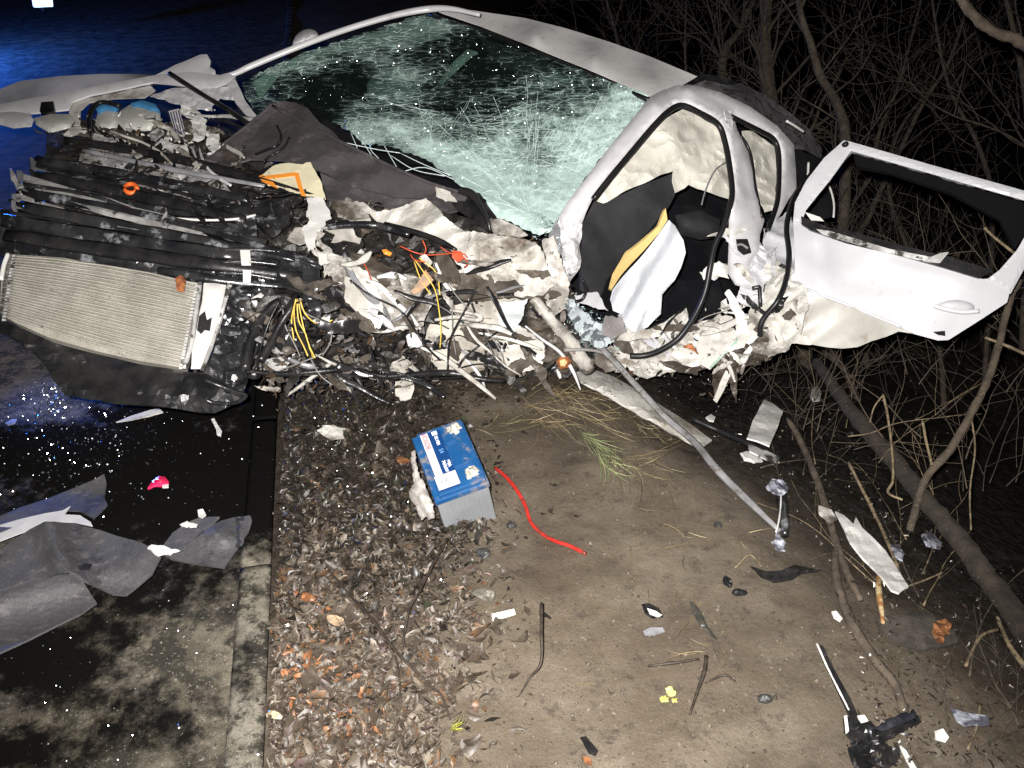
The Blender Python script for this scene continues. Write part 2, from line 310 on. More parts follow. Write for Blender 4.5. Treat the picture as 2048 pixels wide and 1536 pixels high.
# ------------------------------------------------------------------ building helpers
ORG = {}
def props(o, label=None, cat=None, group=None, kind=None):
    if label: o['label'] = label
    if cat: o['category'] = cat
    if group: o['group'] = group
    if kind: o['kind'] = kind
    return o
def thing(name, loc, label, cat, group=None):
    o = bpy.data.objects.new(name, None); COL.objects.link(o); o.location = loc; ORG[o.name] = Vector(loc)
    return props(o, label, cat, group)
def link(name, V, Fc, m, parent=None, smooth=True, attrs=None, uv=None, **pr):
    V = [Vector(v) for v in V]
    if parent is not None: org = ORG[parent.name]
    else:
        org = sum(V, Vector()) / len(V); org.z = min(v.z for v in V)
    me = bpy.data.meshes.new(name); me.from_pydata([tuple(v - org) for v in V], [], Fc); me.update()
    if smooth: me.polygons.foreach_set('use_smooth', [True] * len(me.polygons))
    if isinstance(m, (list, tuple)):
        for x in m: me.materials.append(x)
    else: me.materials.append(m)
    if attrs:
        for k, vals in attrs.items():
            a = me.attributes.new(k, 'FLOAT', 'POINT'); a.data.foreach_set('value', vals)
    if uv:
        l = me.uv_layers.new(name='UVMap'); idx = [lp.vertex_index for lp in me.loops]
        l.data.foreach_set('uv', [c for i in idx for c in uv[i]])
    o = bpy.data.objects.new(name, me); COL.objects.link(o)
    if parent is not None: o.parent = parent
    else: o.location = org
    ORG[o.name] = org
    return props(o, pr.get('label'), pr.get('cat'), pr.get('group'), pr.get('kind'))

def resample(pts, step):
    out = []
    n = len(pts)
    for i in range(n):
        a = np.array(pts[i][:2], float); b = np.array(pts[(i + 1) % n][:2], float)
        k = max(1, int(round(np.linalg.norm(b - a) / step)))
        for j in range(k): out.append(a + (b - a) * j / k)
    return out
def chaikin(pts, it=1):
    for _ in range(it):
        q = []
        for i in range(len(pts)):
            a = np.array(pts[i][:2], float); b = np.array(pts[(i + 1) % len(pts)][:2], float)
            q += [a * .75 + b * .25, a * .25 + b * .75]
        pts = q
    return pts
def inside(x, y, poly):
    c = False; j = len(poly) - 1
    for i in range(len(poly)):
        xi, yi = poly[i][0], poly[i][1]; xj, yj = poly[j][0], poly[j][1]
        if (yi > y) != (yj > y) and x < (xj - xi) * (y - yi) / (yj - yi + 1e-9) + xi: c = not c
        j = i
    return c
def edge_dist(x, y, A, B):
    d = B - A; t = np.clip(((x - A[:, 0]) * d[:, 0] + (y - A[:, 1]) * d[:, 1]) / (np.sum(d * d, 1) + 1e-9), 0, 1)
    return float(np.min(np.hypot(A[:, 0] + t * d[:, 0] - x, A[:, 1] + t * d[:, 1] - y)))

def patch(name, pts, m, pos, parent=None, res=12, crumple=0.0, cs=9.0, fold=0.0, fs=4.0, bulge=0.0, brad=None, thick=0.004,
          rag=0.0, smooth=False, round_=0, attr=None, uv=False, seed=0, field=None, ani=None, **pr):
    """a sheet with the given outline (photo pixels) laid on the surface pos(px,py), dented and thickened"""
    rnd = random.Random(hash((name, len(pts), int(pts[0][0]), int(pts[0][1]), seed)) & 0xffff if False else int(pts[0][0] * 7 + pts[0][1] * 13 + seed))
    if round_: pts = chaikin(pts, round_)
    B = resample(pts, res)
    if rag:
        B = [b + np.array([rnd.uniform(-rag, rag), rnd.uniform(-rag, rag)]) for b in B]
    A = np.array(B); Bn = np.roll(A, -1, axis=0)
    x0, y0 = A.min(0); x1, y1 = A.max(0)
    P2 = [Vector((float(b[0]), float(b[1]))) for b in B]; nb = len(P2)
    y = y0 + res / 2; row = 0
    while y < y1:
        x = x0 + (res / 2 if row % 2 else 0)
        while x < x1:
            qx = x + rnd.uniform(-.32, .32) * res; qy = y + rnd.uniform(-.32, .32) * res
            if inside(qx, qy, B) and edge_dist(qx, qy, A, Bn) > res * 0.42: P2.append(Vector((qx, qy)))
            x += res
        y += res * 0.87; row += 1
    ov, oe, of, *_ = delaunay_2d_cdt(P2, [], [list(range(nb))], 1, 1e-4)
    V = []; at = []
    if ani is None: ani = (rnd.uniform(-1.2, .6), .38)
    ca, sa = math.cos(ani[0]), math.sin(ani[0])
    def flow(p):
        a = p.x; b = p.y * sp + p.z * cp; d = p.y * cp - p.z * sp
        return Vector(((a * ca + b * sa) * ani[1], (-a * sa + b * ca), d * .6))
    dmax = brad or 1e9
    if bulge and not brad:
        dmax = max([edge_dist(v.x, v.y, A, Bn) for v in ov] + [1])
    for v in ov:
        p = pos(v.x, v.y)
        dirn = (CAM - p).normalized()
        o = 0.0
        if bulge:
            t = min(1, edge_dist(v.x, v.y, A, Bn) / dmax); o += bulge * math.sqrt(max(0, 1 - (1 - t) ** 2))
        if fold:
            q = flow(p) * fs * 1.5 + Vector((seed * 3.1, 0, seed)); k = noise.noise(q); o += fold * (1 - abs(k) * 3.2)
        if crumple:
            q = flow(p) * cs * 1.6 + Vector((0, seed * 5.3, 0)); k = noise.noise(q); k2 = noise.noise(p * cs * 1.9)
            o += crumple * ((1 - 2.6 * abs(k)) + 0.5 * (1 - 2.6 * abs(k2)))
            p = p + Vector((noise.noise(q + Vector((9, 0, 0))), 0, noise.noise(q + Vector((0, 7, 0))))) * crumple * 0.6
        if field: o += field(v.x, v.y)
        V.append(p + dirn * o)
        if attr: at.append(attr[1](v.x, v.y))
    faces = [list(f) for f in of]; tot = 0.0
    for f in faces:
        a, b, c = ov[f[0]], ov[f[1]], ov[f[2]]
        if (b - a).cross(c - a) > 0: f.reverse()      # pixel y runs down, so this side faces the camera
    o = link(name, V, faces, m, parent, smooth, attrs={attr[0]: at} if attr else None,
             uv=[(v.x / 1000, v.y / 1000) for v in ov] if uv else None, **pr)
    if thick and smooth:
        cnt = {}
        for f in faces:
            for i in range(3):
                k = (min(f[i], f[i - 1]), max(f[i], f[i - 1])); cnt[k] = cnt.get(k, 0) + 1
        for e in o.data.edges:
            if cnt.get((min(e.vertices), max(e.vertices)), 0) == 1: e.use_edge_sharp = True
    if thick:
        s = o.modifiers.new('sheet', 'SOLIDIFY'); s.thickness = thick; s.offset = -1
    return o

def catmull(pts, n=6):
    pts = [np.array(p, float) for p in pts]; out = []
    q = [2 * pts[0] - pts[1]] + pts + [2 * pts[-1] - pts[-2]]
    for i in range(1, len(q) - 2):
        for j in range(n):
            t = j / n; a, b, c, d = q[i - 1], q[i], q[i + 1], q[i + 2]
            out.append(0.5 * (2 * b + (c - a) * t + (2 * a - 5 * b + 4 * c - d) * t * t + (3 * b - a - 3 * c + d) * t ** 3))
    out.append(pts[-1]); return out
def tube_geo(pts, rad, seg=8, V=None, Fc=None, flat=1.0, rough=0.0):
    """pts: world points; rad: radii list"""
    if V is None: V, Fc = [], []
    n = len(pts); base = len(V); prev = None
    for i in range(n):
        t = (pts[min(i + 1, n - 1)] - pts[max(i - 1, 0)])
        if t.length < 1e-7: t = Vector((0, 0, 1))
        t.normalize()
        if prev is None: prev = t.orthogonal().normalized()
        s = (prev - t * prev.dot(t))
        s = s.normalized() if s.length > 1e-6 else t.orthogonal().normalized()
        u = t.cross(s); prev = s
        for k in range(seg):
            a = 2 * math.pi * k / seg
            r = rad[i] * (1 + (random.uniform(-rough, rough) if rough else 0))
            V.append(pts[i] + s * (math.cos(a) * r) + u * (math.sin(a) * r * flat))
    for i in range(n - 1):
        for k in range(seg):
            a = base + i * seg + k; b = base + i * seg + (k + 1) % seg
            Fc.append((a, b, b + seg, a + seg))
    Fc.append(tuple(base + k for k in reversed(range(seg)))); Fc.append(tuple(base + (n - 1) * seg + k for k in range(seg)))
    return V, Fc
def tube(name, pts, m, r, parent=None, pos=None, n=6, seg=8, flat=1.0, rough=0.0, sharp=False, **pr):
    """pts: (px,py,offset[,radius]) with pos factory, e.g. WO; r default radius in metres"""
    q = [(p[0], p[1], p[2] if len(p) > 2 else 0.0, p[3] if len(p) > 3 else r) for p in pts]
    c = [np.array(p) for p in q] if sharp else catmull(q, n)
    w_ = [(pos(p[2]))(p[0], p[1]) for p in c]
    V, Fc = tube_geo(w_, [max(0.0004, p[3]) for p in c], seg, flat=flat, rough=rough)
    return link(name, V, Fc, m, parent, True, **pr)
def box_geo(V, Fc, c, ax, ay, az, taper=1.0):
    """box with half-axis vectors"""
    b = len(V)
    for sz in (-1, 1):
        k = taper if sz > 0 else 1
        for sx, sy in ((-1, -1), (1, -1), (1, 1), (-1, 1)): V.append(c + ax * sx * k + ay * sy * k + az * sz)
    for f in ((3, 2, 1, 0), (4, 5, 6, 7), (0, 1, 5, 4), (1, 2, 6, 5), (2, 3, 7, 6), (3, 0, 4, 7)): Fc.append(tuple(b + i for i in f))
def bevel(o, w_, seg=2):
    m = o.modifiers.new('soft_edge', 'BEVEL'); m.width = w_; m.segments = seg; m.limit_method = 'ANGLE'; return o
def rand_in(poly, rnd=random):
    xs = [p[0] for p in poly]; ys = [p[1] for p in poly]
    while True:
        x = rnd.uniform(min(xs), max(xs)); y = rnd.uniform(min(ys), max(ys))
        if inside(x, y, poly): return x, y
def scraps(name, poly, n, size, m, pos, parent=None, off=(-0.05, 0.05), curl=0.9, flat=0.0, elong=(1.6, 4.5), dens=None, **pr):
    """many small bent shards joined"""
    V, Fc = [], []
    k = 0
    while k < n:
        x, y = rand_in(poly)
        if dens and random.random() > dens(x, y): continue
        k += 1
        p = pos(random.uniform(*off))(x, y)
        s = random.uniform(*size) * (0.6 + 0.8 * random.random() ** 2)
        if flat: up = (Vector((0, 0, 1)) + Vector((random.uniform(-1, 1), random.uniform(-1, 1), random.uniform(-.2, .6))) * flat).normalized()
        else: up = Vector((random.uniform(-1, 1), random.uniform(-1.4, .4), random.uniform(-.8, 1.2))).normalized()
        a = up.orthogonal().normalized(); ang = random.uniform(0, 6.28); a = (a * math.cos(ang) + up.cross(a) * math.sin(ang)); b = up.cross(a)
        e = random.uniform(*elong); nseg = 3; base = len(V); c0 = random.uniform(-curl, curl); tw = random.uniform(-.5, .5)
        for i in range(nseg + 1):
            t = i / nseg - .5; wdt = s / e * (0.35 + 0.65 * math.sin(math.pi * (0.12 + 0.76 * i / nseg))) * random.uniform(.7, 1.1)
            mid = p + a * (s * t) + up * (s * c0 * (t * t - 0.08)) + b * (s * tw * t * t)
            bb = (b + up * (c0 * t)).normalized()
            V.append(mid + bb * wdt * .5); V.append(mid - bb * wdt * .5)
        for i in range(nseg):
            q = base + 2 * i; Fc.append((q, q + 1, q + 3, q + 2))
    return link(name, V, Fc, m, parent, False, **pr)
def tangle(name, poly, n, r, m, pos, parent=None, length=(60, 200), off=(-0.02, 0.08), **pr):
    V, Fc = [], []
    for _ in range(n):
        x, y = rand_in(poly); a = random.uniform(0, 6.28); L_ = random.uniform(*length); o = random.uniform(*off); q = []
        rr = random.uniform(*r)
        for i in range(5):
            q.append((x, y, o, rr)); a += random.uniform(-.9, .9); x += math.cos(a) * L_ / 4; y += math.sin(a) * L_ / 4 * .7; o += random.uniform(-.03, .03)
        c = catmull(q, 4); tube_geo([pos(p[2])(p[0], p[1]) for p in c], [p[3] for p in c], 5, V, Fc)
    return link(name, V, Fc, m, parent, True, **pr)
GW = lambda h: GH(h)

# ================================================================== THE SETTING
def nonuni(lo, flo, fhi, hi, fine):
    a = []; x = flo; s = fine
    while x > lo: a.append(x); x -= s; s *= 1.35
    a.append(lo); a.reverse(); x = flo + fine
    while x < fhi: a.append(x); x += fine
    s = fine
    while x < hi: a.append(x); x += s; s *= 1.35
    a.append(hi); return a
def ground_attr(p):
    x, y = proj(p); v = 0.0
    return x, y
def blob(x, y, cx, cy, rx, ry): return math.exp(-(((x - cx) / rx) ** 2 + ((y - cy) / ry) ** 2))

# -- soil
xs = nonuni(-90, -1.5, 2.6, 90, 0.017); ys = nonuni(-3, 0.85, 4.4, 120, 0.017)
V = []; wet = []; lit = []  # wet: damp leaf soil, plus unlit bank and falloff put in as dark
for y in ys:
    for x in xs:
        z = H(x, y); V.append(Vector((x, y, z)))
        px, py = proj(V[-1])
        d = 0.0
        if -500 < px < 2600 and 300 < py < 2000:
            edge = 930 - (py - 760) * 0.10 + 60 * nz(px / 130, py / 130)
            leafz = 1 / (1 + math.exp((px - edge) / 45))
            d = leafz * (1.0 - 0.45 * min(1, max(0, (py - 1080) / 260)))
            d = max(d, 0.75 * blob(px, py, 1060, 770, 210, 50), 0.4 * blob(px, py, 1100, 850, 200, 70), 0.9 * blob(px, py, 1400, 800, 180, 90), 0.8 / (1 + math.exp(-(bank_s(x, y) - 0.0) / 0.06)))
            if x > -.6: d += min(1, max(0, (bank_s(x, y) - .10) / .35))  # unlit ground past the bank edge painted towards black
            d = max(d, (.34 + .3 * nz(px / 160, py / 120, 6)) * min(1, max(0, (1180 - py) / 260)))  # mid mud simply toned darker
            d = max(d, .5 * min(1, max(0, (px - 1150) / 500)) * min(1, max(0, 1.4 - abs(py - 1000) / 500)))  # flash falloff to the right put into the mud colour
        elif x > 0: d = 2.0  # background soil given the dark of night as its colour
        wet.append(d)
nx = len(xs)
Fc = [(j * nx + i, j * nx + i + 1, (j + 1) * nx + i + 1, (j + 1) * nx + i) for j in range(len(ys) - 1) for i in range(nx - 1)]
def soil_mat():
    m = bpy.data.materials.new('trodden_mud'); m.use_nodes = True; t = m.node_tree; N = t.nodes; L = t.links; b = N['Principled BSDF']
    tc = N.new('ShaderNodeTexCoord'); at = N.new('ShaderNodeAttribute'); at.attribute_name = 'wet'
    def nse(s, det=6, rg=.6):
        n = N.new('ShaderNodeTexNoise'); n.inputs['Scale'].default_value = s; n.inputs['Detail'].default_value = det; n.inputs['Roughness'].default_value = rg
        L.new(tc.outputs['Object'], n.inputs['Vector']); return n.outputs[0]
    def rng(s, a, c, d=0., e=1.):
        r = N.new('ShaderNodeMapRange'); r.interpolation_type = 'SMOOTHSTEP'
        for i, v in ((1, a), (2, c), (3, d), (4, e)): r.inputs[i].default_value = v
        L.new(s, r.inputs[0]); return r.outputs[0]
    def mix(f, a, c):
        x = N.new('ShaderNodeMix'); x.data_type = 'RGBA'; L.new(f, x.inputs[0])
        for i, v in ((6, a), (7, c)):
            if isinstance(v, tuple): x.inputs[i].default_value = (*v, 1)
            else: L.new(v, x.inputs[i])
        return x.outputs[2]
    c = mix(rng(nse(3.2), .38, .62), (0.148, 0.122, 0.090), (0.108, 0.086, 0.061))
    c = mix(rng(nse(1.7, 7, .7), .46, .70), c, (0.078, 0.060, 0.043)); c = mix(rng(nse(15, 9, .78), .50, .66), c, (0.060, 0.046, 0.034)); c = mix(rng(nse(5, 9, .8), .58, .72), c, (0.19, 0.165, 0.13))
    c = mix(rng(nse(70, 4, .7), .62, .70), c, (0.030, 0.024, 0.018))
    c = mix(rng(nse(55, 3, .6), .66, .74), c, (0.20, 0.175, 0.14))
    c = mix(rng(at.outputs['Fac'], 0., 1.), c, (0.030, 0.023, 0.017)); c = mix(rng(at.outputs['Fac'], 1., 2.), c, (0.007, 0.0055, 0.004))  # upper range paints the unlit ground near black
    g = nse(420, 2, .8); sc = N.new('ShaderNodeVectorMath'); sc.operation = 'SCALE'; L.new(c, sc.inputs[0]); L.new(rng(g, .2, .8, .62, 1.38), sc.inputs['Scale'])
    L.new(sc.outputs[0], b.inputs['Base Color'])
    L.new(rng(nse(30, 5), .4, .6, .42, .75), b.inputs['Roughness']); b.inputs['Specular IOR Level'].default_value = .4
    bp = N.new('ShaderNodeBump'); bp.inputs['Distance'].default_value = .006; bp.inputs['Strength'].default_value = .7
    ad = N.new('ShaderNodeMath'); ad.operation = 'ADD'; L.new(nse(60, 7, .7), ad.inputs[0]); L.new(nse(14, 4), ad.inputs[1]); L.new(ad.outputs[0], bp.inputs['Height'])
    L.new(bp.outputs[0], b.inputs['Normal']); return m
link('ground', V, Fc, soil_mat(), None, True, attrs={'wet': wet}, kind='structure')

# -- road (left of the kerb)
us = [0.100]; s = 0.02
while us[-1] < 90:
    us.append(us[-1] + s)
    if us[-1] > 2.2: s *= 1.35
vs = [-2.6]; s = 0.02
while vs[-1] < 100:
    vs.append(vs[-1] + s)
    if vs[-1] > 2.2: s *= 1.3
V = []; oil = []
for v in vs:
    for u in us:
        q = KA + KD * v + KN * u; z = ROADZ(q.x, q.y) + (0.002 * nz(q.x * 30, q.y * 30) if u < 3 else 0); V.append(Vector((q.x, q.y, z)))
        px, py = proj(V[-1]); o = 0.0
        if -900 < px < 2600 and 300 < py < 1900:
            o = max(1.0 * blob(px, py, 330, 960, 330, 160), 0.95 * blob(px, py, 60, 890, 280, 70), 0.6 * blob(px, py, 280, 1180, 260, 120), 0.85 * blob(px, py, 90, 1330, 170, 90),
                    0.8 * blob(px, py, 330, 830, 220, 60), 0.5 * blob(px, py, 300, 1440, 160, 90), 0.62 * blob(px, py, 60, 1500, 160, 60), .55 * blob(px, py, 220, 1260, 160, 70), 0.9 * blob(px, py, 520, 880, 60, 200))
            o = max(0.0, o - 1.0 * blob(px, py, 40, 740, 130, 90) - 0.35 * blob(px, py, 380, 1290, 110, 70))
        oil.append(min(1, o))
nx = len(us)
Fc = [(j * nx + i, (j + 1) * nx + i, (j + 1) * nx + i + 1, j * nx + i + 1) for j in range(len(vs) - 1) for i in range(nx - 1)]
def road_mat(name, base1, base2):
    m = bpy.data.materials.new(name); m.use_nodes = True; t = m.node_tree; N = t.nodes; L = t.links; b = N['Principled BSDF']
    tc = N.new('ShaderNodeTexCoord'); at = N.new('ShaderNodeAttribute'); at.attribute_name = 'oil'
    def nse(s, det=6, rg=.6):
        n = N.new('ShaderNodeTexNoise'); n.inputs['Scale'].default_value = s; n.inputs['Detail'].default_value = det; n.inputs['Roughness'].default_value = rg
        L.new(tc.outputs['Object'], n.inputs['Vector']); return n.outputs[0]
    def rng(s, a, c, d=0., e=1.):
        r = N.new('ShaderNodeMapRange'); r.interpolation_type = 'SMOOTHSTEP'
        for i, v in ((1, a), (2, c), (3, d), (4, e)): r.inputs[i].default_value = v
        L.new(s, r.inputs[0]); return r.outputs[0]
    def mix(f, a, c):
        x = N.new('ShaderNodeMix'); x.data_type = 'RGBA'; L.new(f, x.inputs[0])
        for i, v in ((6, a), (7, c)):
            if isinstance(v, tuple): x.inputs[i].default_value = (*v, 1)
            else: L.new(v, x.inputs[i])
        return x.outputs[2]
    c = mix(rng(nse(9, 8, .7), .40, .60), base1, base2)
    c = mix(rng(nse(38, 6, .75), .56, .64), c, (0.030, 0.025, 0.018))
    c = mix(rng(nse(6.5, 10, .78), .46, .56), c, (0.026, 0.023, 0.016)); c = mix(rng(nse(110, 3, .7), .60, .68), c, (0.22, 0.20, 0.165))
    ad = N.new('ShaderNodeMath'); ad.operation = 'MULTIPLY_ADD'; L.new(nse(11, 9, .72), ad.inputs[0]); ad.inputs[1].default_value = 1.7; L.new(at.outputs['Fac'], ad.inputs[2])
    om = rng(ad.outputs[0], .88, 1.42)
    c = mix(om, c, (0.0055, 0.0053, 0.005))
    g = nse(420, 2, .8); sc = N.new('ShaderNodeVectorMath'); sc.operation = 'SCALE'; L.new(c, sc.inputs[0]); L.new(rng(g, .2, .8, .55, 1.45), sc.inputs['Scale'])
    L.new(sc.outputs[0], b.inputs['Base Color'])
    L.new(rng(om, 0, 1, .8, .5), b.inputs['Roughness']); L.new(rng(om, 0, 1, .35, .0), b.inputs['Specular IOR Level'])
    bp = N.new('ShaderNodeBump'); bp.inputs['Distance'].default_value = .004; bp.inputs['Strength'].default_value = .8
    L.new(nse(90, 7, .7), bp.inputs['Height']); L.new(bp.outputs[0], b.inputs['Normal']); return m
link('road', V, Fc, road_mat('dirty_oiled_concrete', (0.125, 0.108, 0.08), (0.07, 0.06, 0.043)), None, True, attrs={'oil': oil}, kind='structure')

# -- kerb
kt = thing('kerb', (KA.x, KA.y, 0), 'pale dirty concrete kerb between the oily road and the leafy verge', 'kerb')
M_kerb = road_mat('dirty_kerb_concrete', (0.18, 0.163, 0.13), (0.125, 0.11, 0.083))
v = -2.6
while v < 24:
    ln = 0.78; g0 = 0.006; us_ = np.linspace(0.006, 0.096, 7); vv = np.linspace(v + g0, v + ln - g0, 30); VV = []; oo = []
    tilt = random.uniform(-.004, .004)
    for a in vv:
        for j, u in enumerate(us_):
            q = KA + KD * float(a) + KN * float(u); ed = 0.006 if j in (0, 6) else 0
            z = tilt - ed + 0.003 * nz(q.x * 18, q.y * 18, 5); VV.append(Vector((q.x, q.y, z)))
            x, y = proj(VV[-1]); oo.append(min(1, (0.95 if y > 650 else .2) / (1 + math.exp((y - 1080) / 35)) + 0.35 * blob(x, y, 470, 1330, 60, 90)))
    FF = [((j * 7 + i, (j + 1) * 7 + i, (j + 1) * 7 + i + 1, j * 7 + i + 1)) for j in range(29) for i in range(6)]
    o = link('kerb_stone', VV, FF, M_kerb, kt, True, attrs={'oil': oo}); sm = o.modifiers.new('depth', 'SOLIDIFY'); sm.thickness = .12; sm.offset = -1
    v += ln

# ================================================================== THE WRECKED CAR
car = thing('wrecked_car', tuple(G(900, 760)), 'wrecked white car with crushed front, shattered windscreen and missing front door', 'car')
c = car
# ---- dark backing sheets added behind everything, filling the openings with dark
patch('dark_bay_backing', [(90,255),(160,238),(430,250),(560,330),(760,400),(980,440),(1120,520),(1150,600),(1190,720),(1130,760),(900,750),(700,745),(560,760),(470,700),(440,560),(120,470),(80,380)],
      M_engine, WO(-0.10), c, res=16, crumple=0.035, cs=9, thick=0.05)
cab = DP([(480,150,4.9),(860,60,5.2),(1300,230,4.4),(1100,450,3.9),(700,330,4.5),(1450,300,4.3),(1600,300,4.5),(1450,650,3.9),(1180,650,3.8)])
patch('cabin_interior', [(500,150),(850,50),(1300,200),(1430,200),(1570,270),(1585,420),(1520,560),(1450,680),(1220,700),(1100,500),(950,400),(700,330),(600,220)],
      M_dark, cab, c, res=40, fold=0.06, fs=3, thick=0.03)
patch('headlining', [(505,165),(560,128),(700,78),(850,36),(905,52),(880,78),(760,92),(640,112),(560,150),(520,200)], M_head, DP([(500,160,4.42),(850,50,4.75),(700,100,4.6)]), c, res=16, fold=.02, fs=8)
for hd in ([(728,175),(745,152),(775,138),(810,140),(838,160),(845,190),(838,212),(800,218),(755,205)], [(1052,128),(1100,124),(1112,142),(1150,160),(1148,176),(1060,160)]):
    patch('headrest', hd, M_seat, DP([(780,180,4.35),(1100,150,4.2),(1000,50,4.4)]), c, res=9, bulge=.07, thick=.04, round_=1, crumple=.008, cs=20, smooth=True)
patch('seat_back', [(700,215),(760,205),(850,215),(900,260),(960,330),(800,330),(720,270)], M_dark, DP([(780,180,4.3),(1000,330,3.9),(700,300,4.2)]), c, res=14, bulge=.08, smooth=True)
patch('door_pull', [(935,98),(955,104),(905,150),(885,170),(876,165),(900,130)], M_head, DP([(935,98,4.4),(880,170,4.3),(1000,100,4.35)]), c, res=8, bulge=.02, thick=.02)
patch('sun_visor', [(960,75),(1090,118),(1110,150),(1060,160),(985,120)], M_charc, DP([(960,75,4.35),(1090,118,4.1),(1060,160,4.1)]), c, res=12, bulge=.02)

# ---- windscreen
CR = np.array([(520,170,.35),(600,130,.30),(700,90,.33),(850,50,.38),(560,190,.30),(640,180,.0),(700,170,.0),(790,160,.42),(880,110,.12),(960,110,.03),(1060,140,.25),(1180,170,.35),(1270,200,.75),(650,220,.02),(720,220,.40),
 (800,215,.30),(900,200,.22),(1000,200,.22),(1100,200,.30),(1230,240,.78),(720,260,.70),(800,270,.75),(860,300,.85),(900,260,.35),(960,240,.25),(1040,240,.5),(1100,240,.6),(780,310,.30),(860,340,.45),(900,330,.95),(960,360,1.0),
 (1000,320,.65),(1080,300,.4),(1150,300,.6),(1000,400,1.1),(1060,440,1.15),(1080,360,.6),(1140,360,.85),(1180,320,.75),(1200,280,.75),(1120,420,.9),(1050,110,.05),(1150,130,.25)], float)
def crackv(x, y):
    d = np.hypot(CR[:, 0] - x, (CR[:, 1] - y) * 1.3) + 8; wgt = d ** -3.5
    v = float((wgt * CR[:, 2]).sum() / wgt.sum())
    return v * 1.08 + .06 + .10 * (x < 900) * (y < 150) + .14 * min(1, max(0, (y - 230) / 120))
GLP = DP([(490,170,4.25),(860,30,4.58),(1300,190,3.45),(1085,465,3.25),(700,290,3.75),(900,380,3.45),(950,230,3.85),(1000,330,3.55),(1130,330,3.4),(620,205,4.02),(800,200,4.0)])
def gdent(x, y): return -0.10 * blob(x, y, 1040, 300, 110, 80) - 0.05 * blob(x, y, 1150, 330, 50, 50) + .035 * math.exp(-((y - (262 + (x - 700) * .50)) / 22) ** 2) * (x > 690)
patch('windscreen', [(482,168),(520,145),(560,125),(630,98),(700,75),(780,48),(850,28),(870,28),(960,62),(1100,118),(1200,155),(1300,190),(1283,215),(1250,260),(1215,300),(1180,345),(1145,395),(1120,430),(1105,460),(1080,472),(1060,462),(1030,448),(985,430),(970,400),(930,378),(895,350),(850,318),(800,300),(760,288),(725,290),(700,262),(650,235),(620,205),(580,196),(520,238),(500,210)],
      M_glass, GLP, c, res=8, crumple=0.006, cs=14, thick=0.0, rag=2.5, attr=('crack', crackv), uv=True, field=gdent)
# facets of the broken pane that catch the lamp
V, Fc = [], []
gp = [(482,168),(560,125),(700,75),(850,28),(960,62),(1100,118),(1300,190),(1215,300),(1120,430),(1080,465),(985,425),(900,350),(800,295),(700,262),(620,205),(520,230)]
for _ in range(2600):
    x, y = rand_in(gp)
    if random.random() < .35: y = 150 + random.gauss(0, 60); x = random.uniform(760, 1290)
    if not inside(x, y, gp): continue
    p = GLP(x, y) ; vd = (CAM - p).normalized(); p += vd * (gdent(x, y) + .012)
    nn = (vd + Vector([random.gauss(0, .22) for _ in range(3)])).normalized(); a = nn.orthogonal().normalized(); b = nn.cross(a); s = random.uniform(.0006, .0017) * (1.5 if random.random() < .12 else 1); q = len(V)
    for k in range(3):
        an = k * 2.09 + random.uniform(-.5, .5); V.append(p + a * math.cos(an) * s + b * math.sin(an) * s)
    Fc.append((q, q + 1, q + 2))
link('glass_facets', V, Fc, M_glint, c, False, kind='stuff')
V, Fc = [], []
for (cx, cy, n_, r1, a0, a1) in ((1060,430,34,330,-2.9,-1.0), (1060,310,30,90,0,6.28), (860,330,20,150,-2.6,-.2), (1150,345,22,70,0,6.28), (930,250,12,200,-.4,.3), (760,200,8,150,-.5,.5), (1000,380,26,90,0,6.28)):
    for k in range(n_):
        a = random.uniform(a0, a1); r0 = random.uniform(0, 60); r2 = r0 + random.uniform(.3, 1) * r1; q = []
        for t in np.linspace(0, 1, 7):
            r_ = r0 + (r2 - r0) * t; x = cx + math.cos(a) * r_ + random.uniform(-4, 4); y = cy + math.sin(a) * r_ * .75 + random.uniform(-4, 4)
            if not inside(x, y, gp): break
            p = GLP(x, y); q.append(p + (CAM - p).normalized() * (gdent(x, y) + .009))
        if len(q) > 2: tube_geo(q, [random.uniform(.0004, .0010) for _ in q], 3, V, Fc)
link('crack_lines', V, Fc, mat('crushed_glass_line', (0.70, 0.84, 0.80), rough=.3), c, False, kind='stuff')
# torn laminate strings at the lower left of the pane
for q in ([(700,262),(716,300),(722,330)],[(720,268),(730,290),(752,325)],[(740,275),(742,300),(760,320),(775,345)],[(765,285),(785,320),(800,345)],[(690,285),(720,292),(760,300),(800,306)],[(800,306),(850,330),(900,350)],[(780,310),(830,340),(890,352)],[(800,345),(850,335),(910,360)]):
    tube('glass_strand', [(x, y, .01) for x, y in q], M_shard, .0022, c, lambda o: (lambda x, y, o=o: GLP(x, y) + (CAM - GLP(x, y)).normalized() * .02), n=4, seg=5)

# ---- body shell
tube('far_pillar', [(425,160,.02,.012),(470,147,.02,.014),(500,133,.02,.016),(560,108,.02,.016),(640,77,.02,.016),(720,50,.02,.016),(800,28,.02,.017),(860,18,.02,.018),(905,18,.03,.014),(960,30,.03,.01)], M_white, .015, c, WO, flat=.8)
patch('wing_mirror', [(583,97),(588,76),(600,63),(618,57),(634,62),(638,76),(612,90)], M_white, WO(-.05), c, res=7, bulge=.07, thick=.03, round_=1, smooth=True)
ROOF = DP([(860,18,4.6),(890,30,4.52),(950,22,4.8),(1050,40,4.6),(1180,76,4.35),(1300,114,4.1),(1395,153,3.85),(1070,72,4.1),(1190,118,3.82),(1300,162,3.60),(1080,98,3.98),(1200,148,3.70),(1302,192,3.42)])
patch('roof', [(858,16),(900,14),(940,20),(1050,36),(1130,56),(1220,84),(1300,113),(1395,153),(1362,172),(1340,178),(1304,194),(1200,149),(1080,100),(960,52),(885,27)], M_roof, ROOF, c, res=8, smooth=True, thick=.0015)
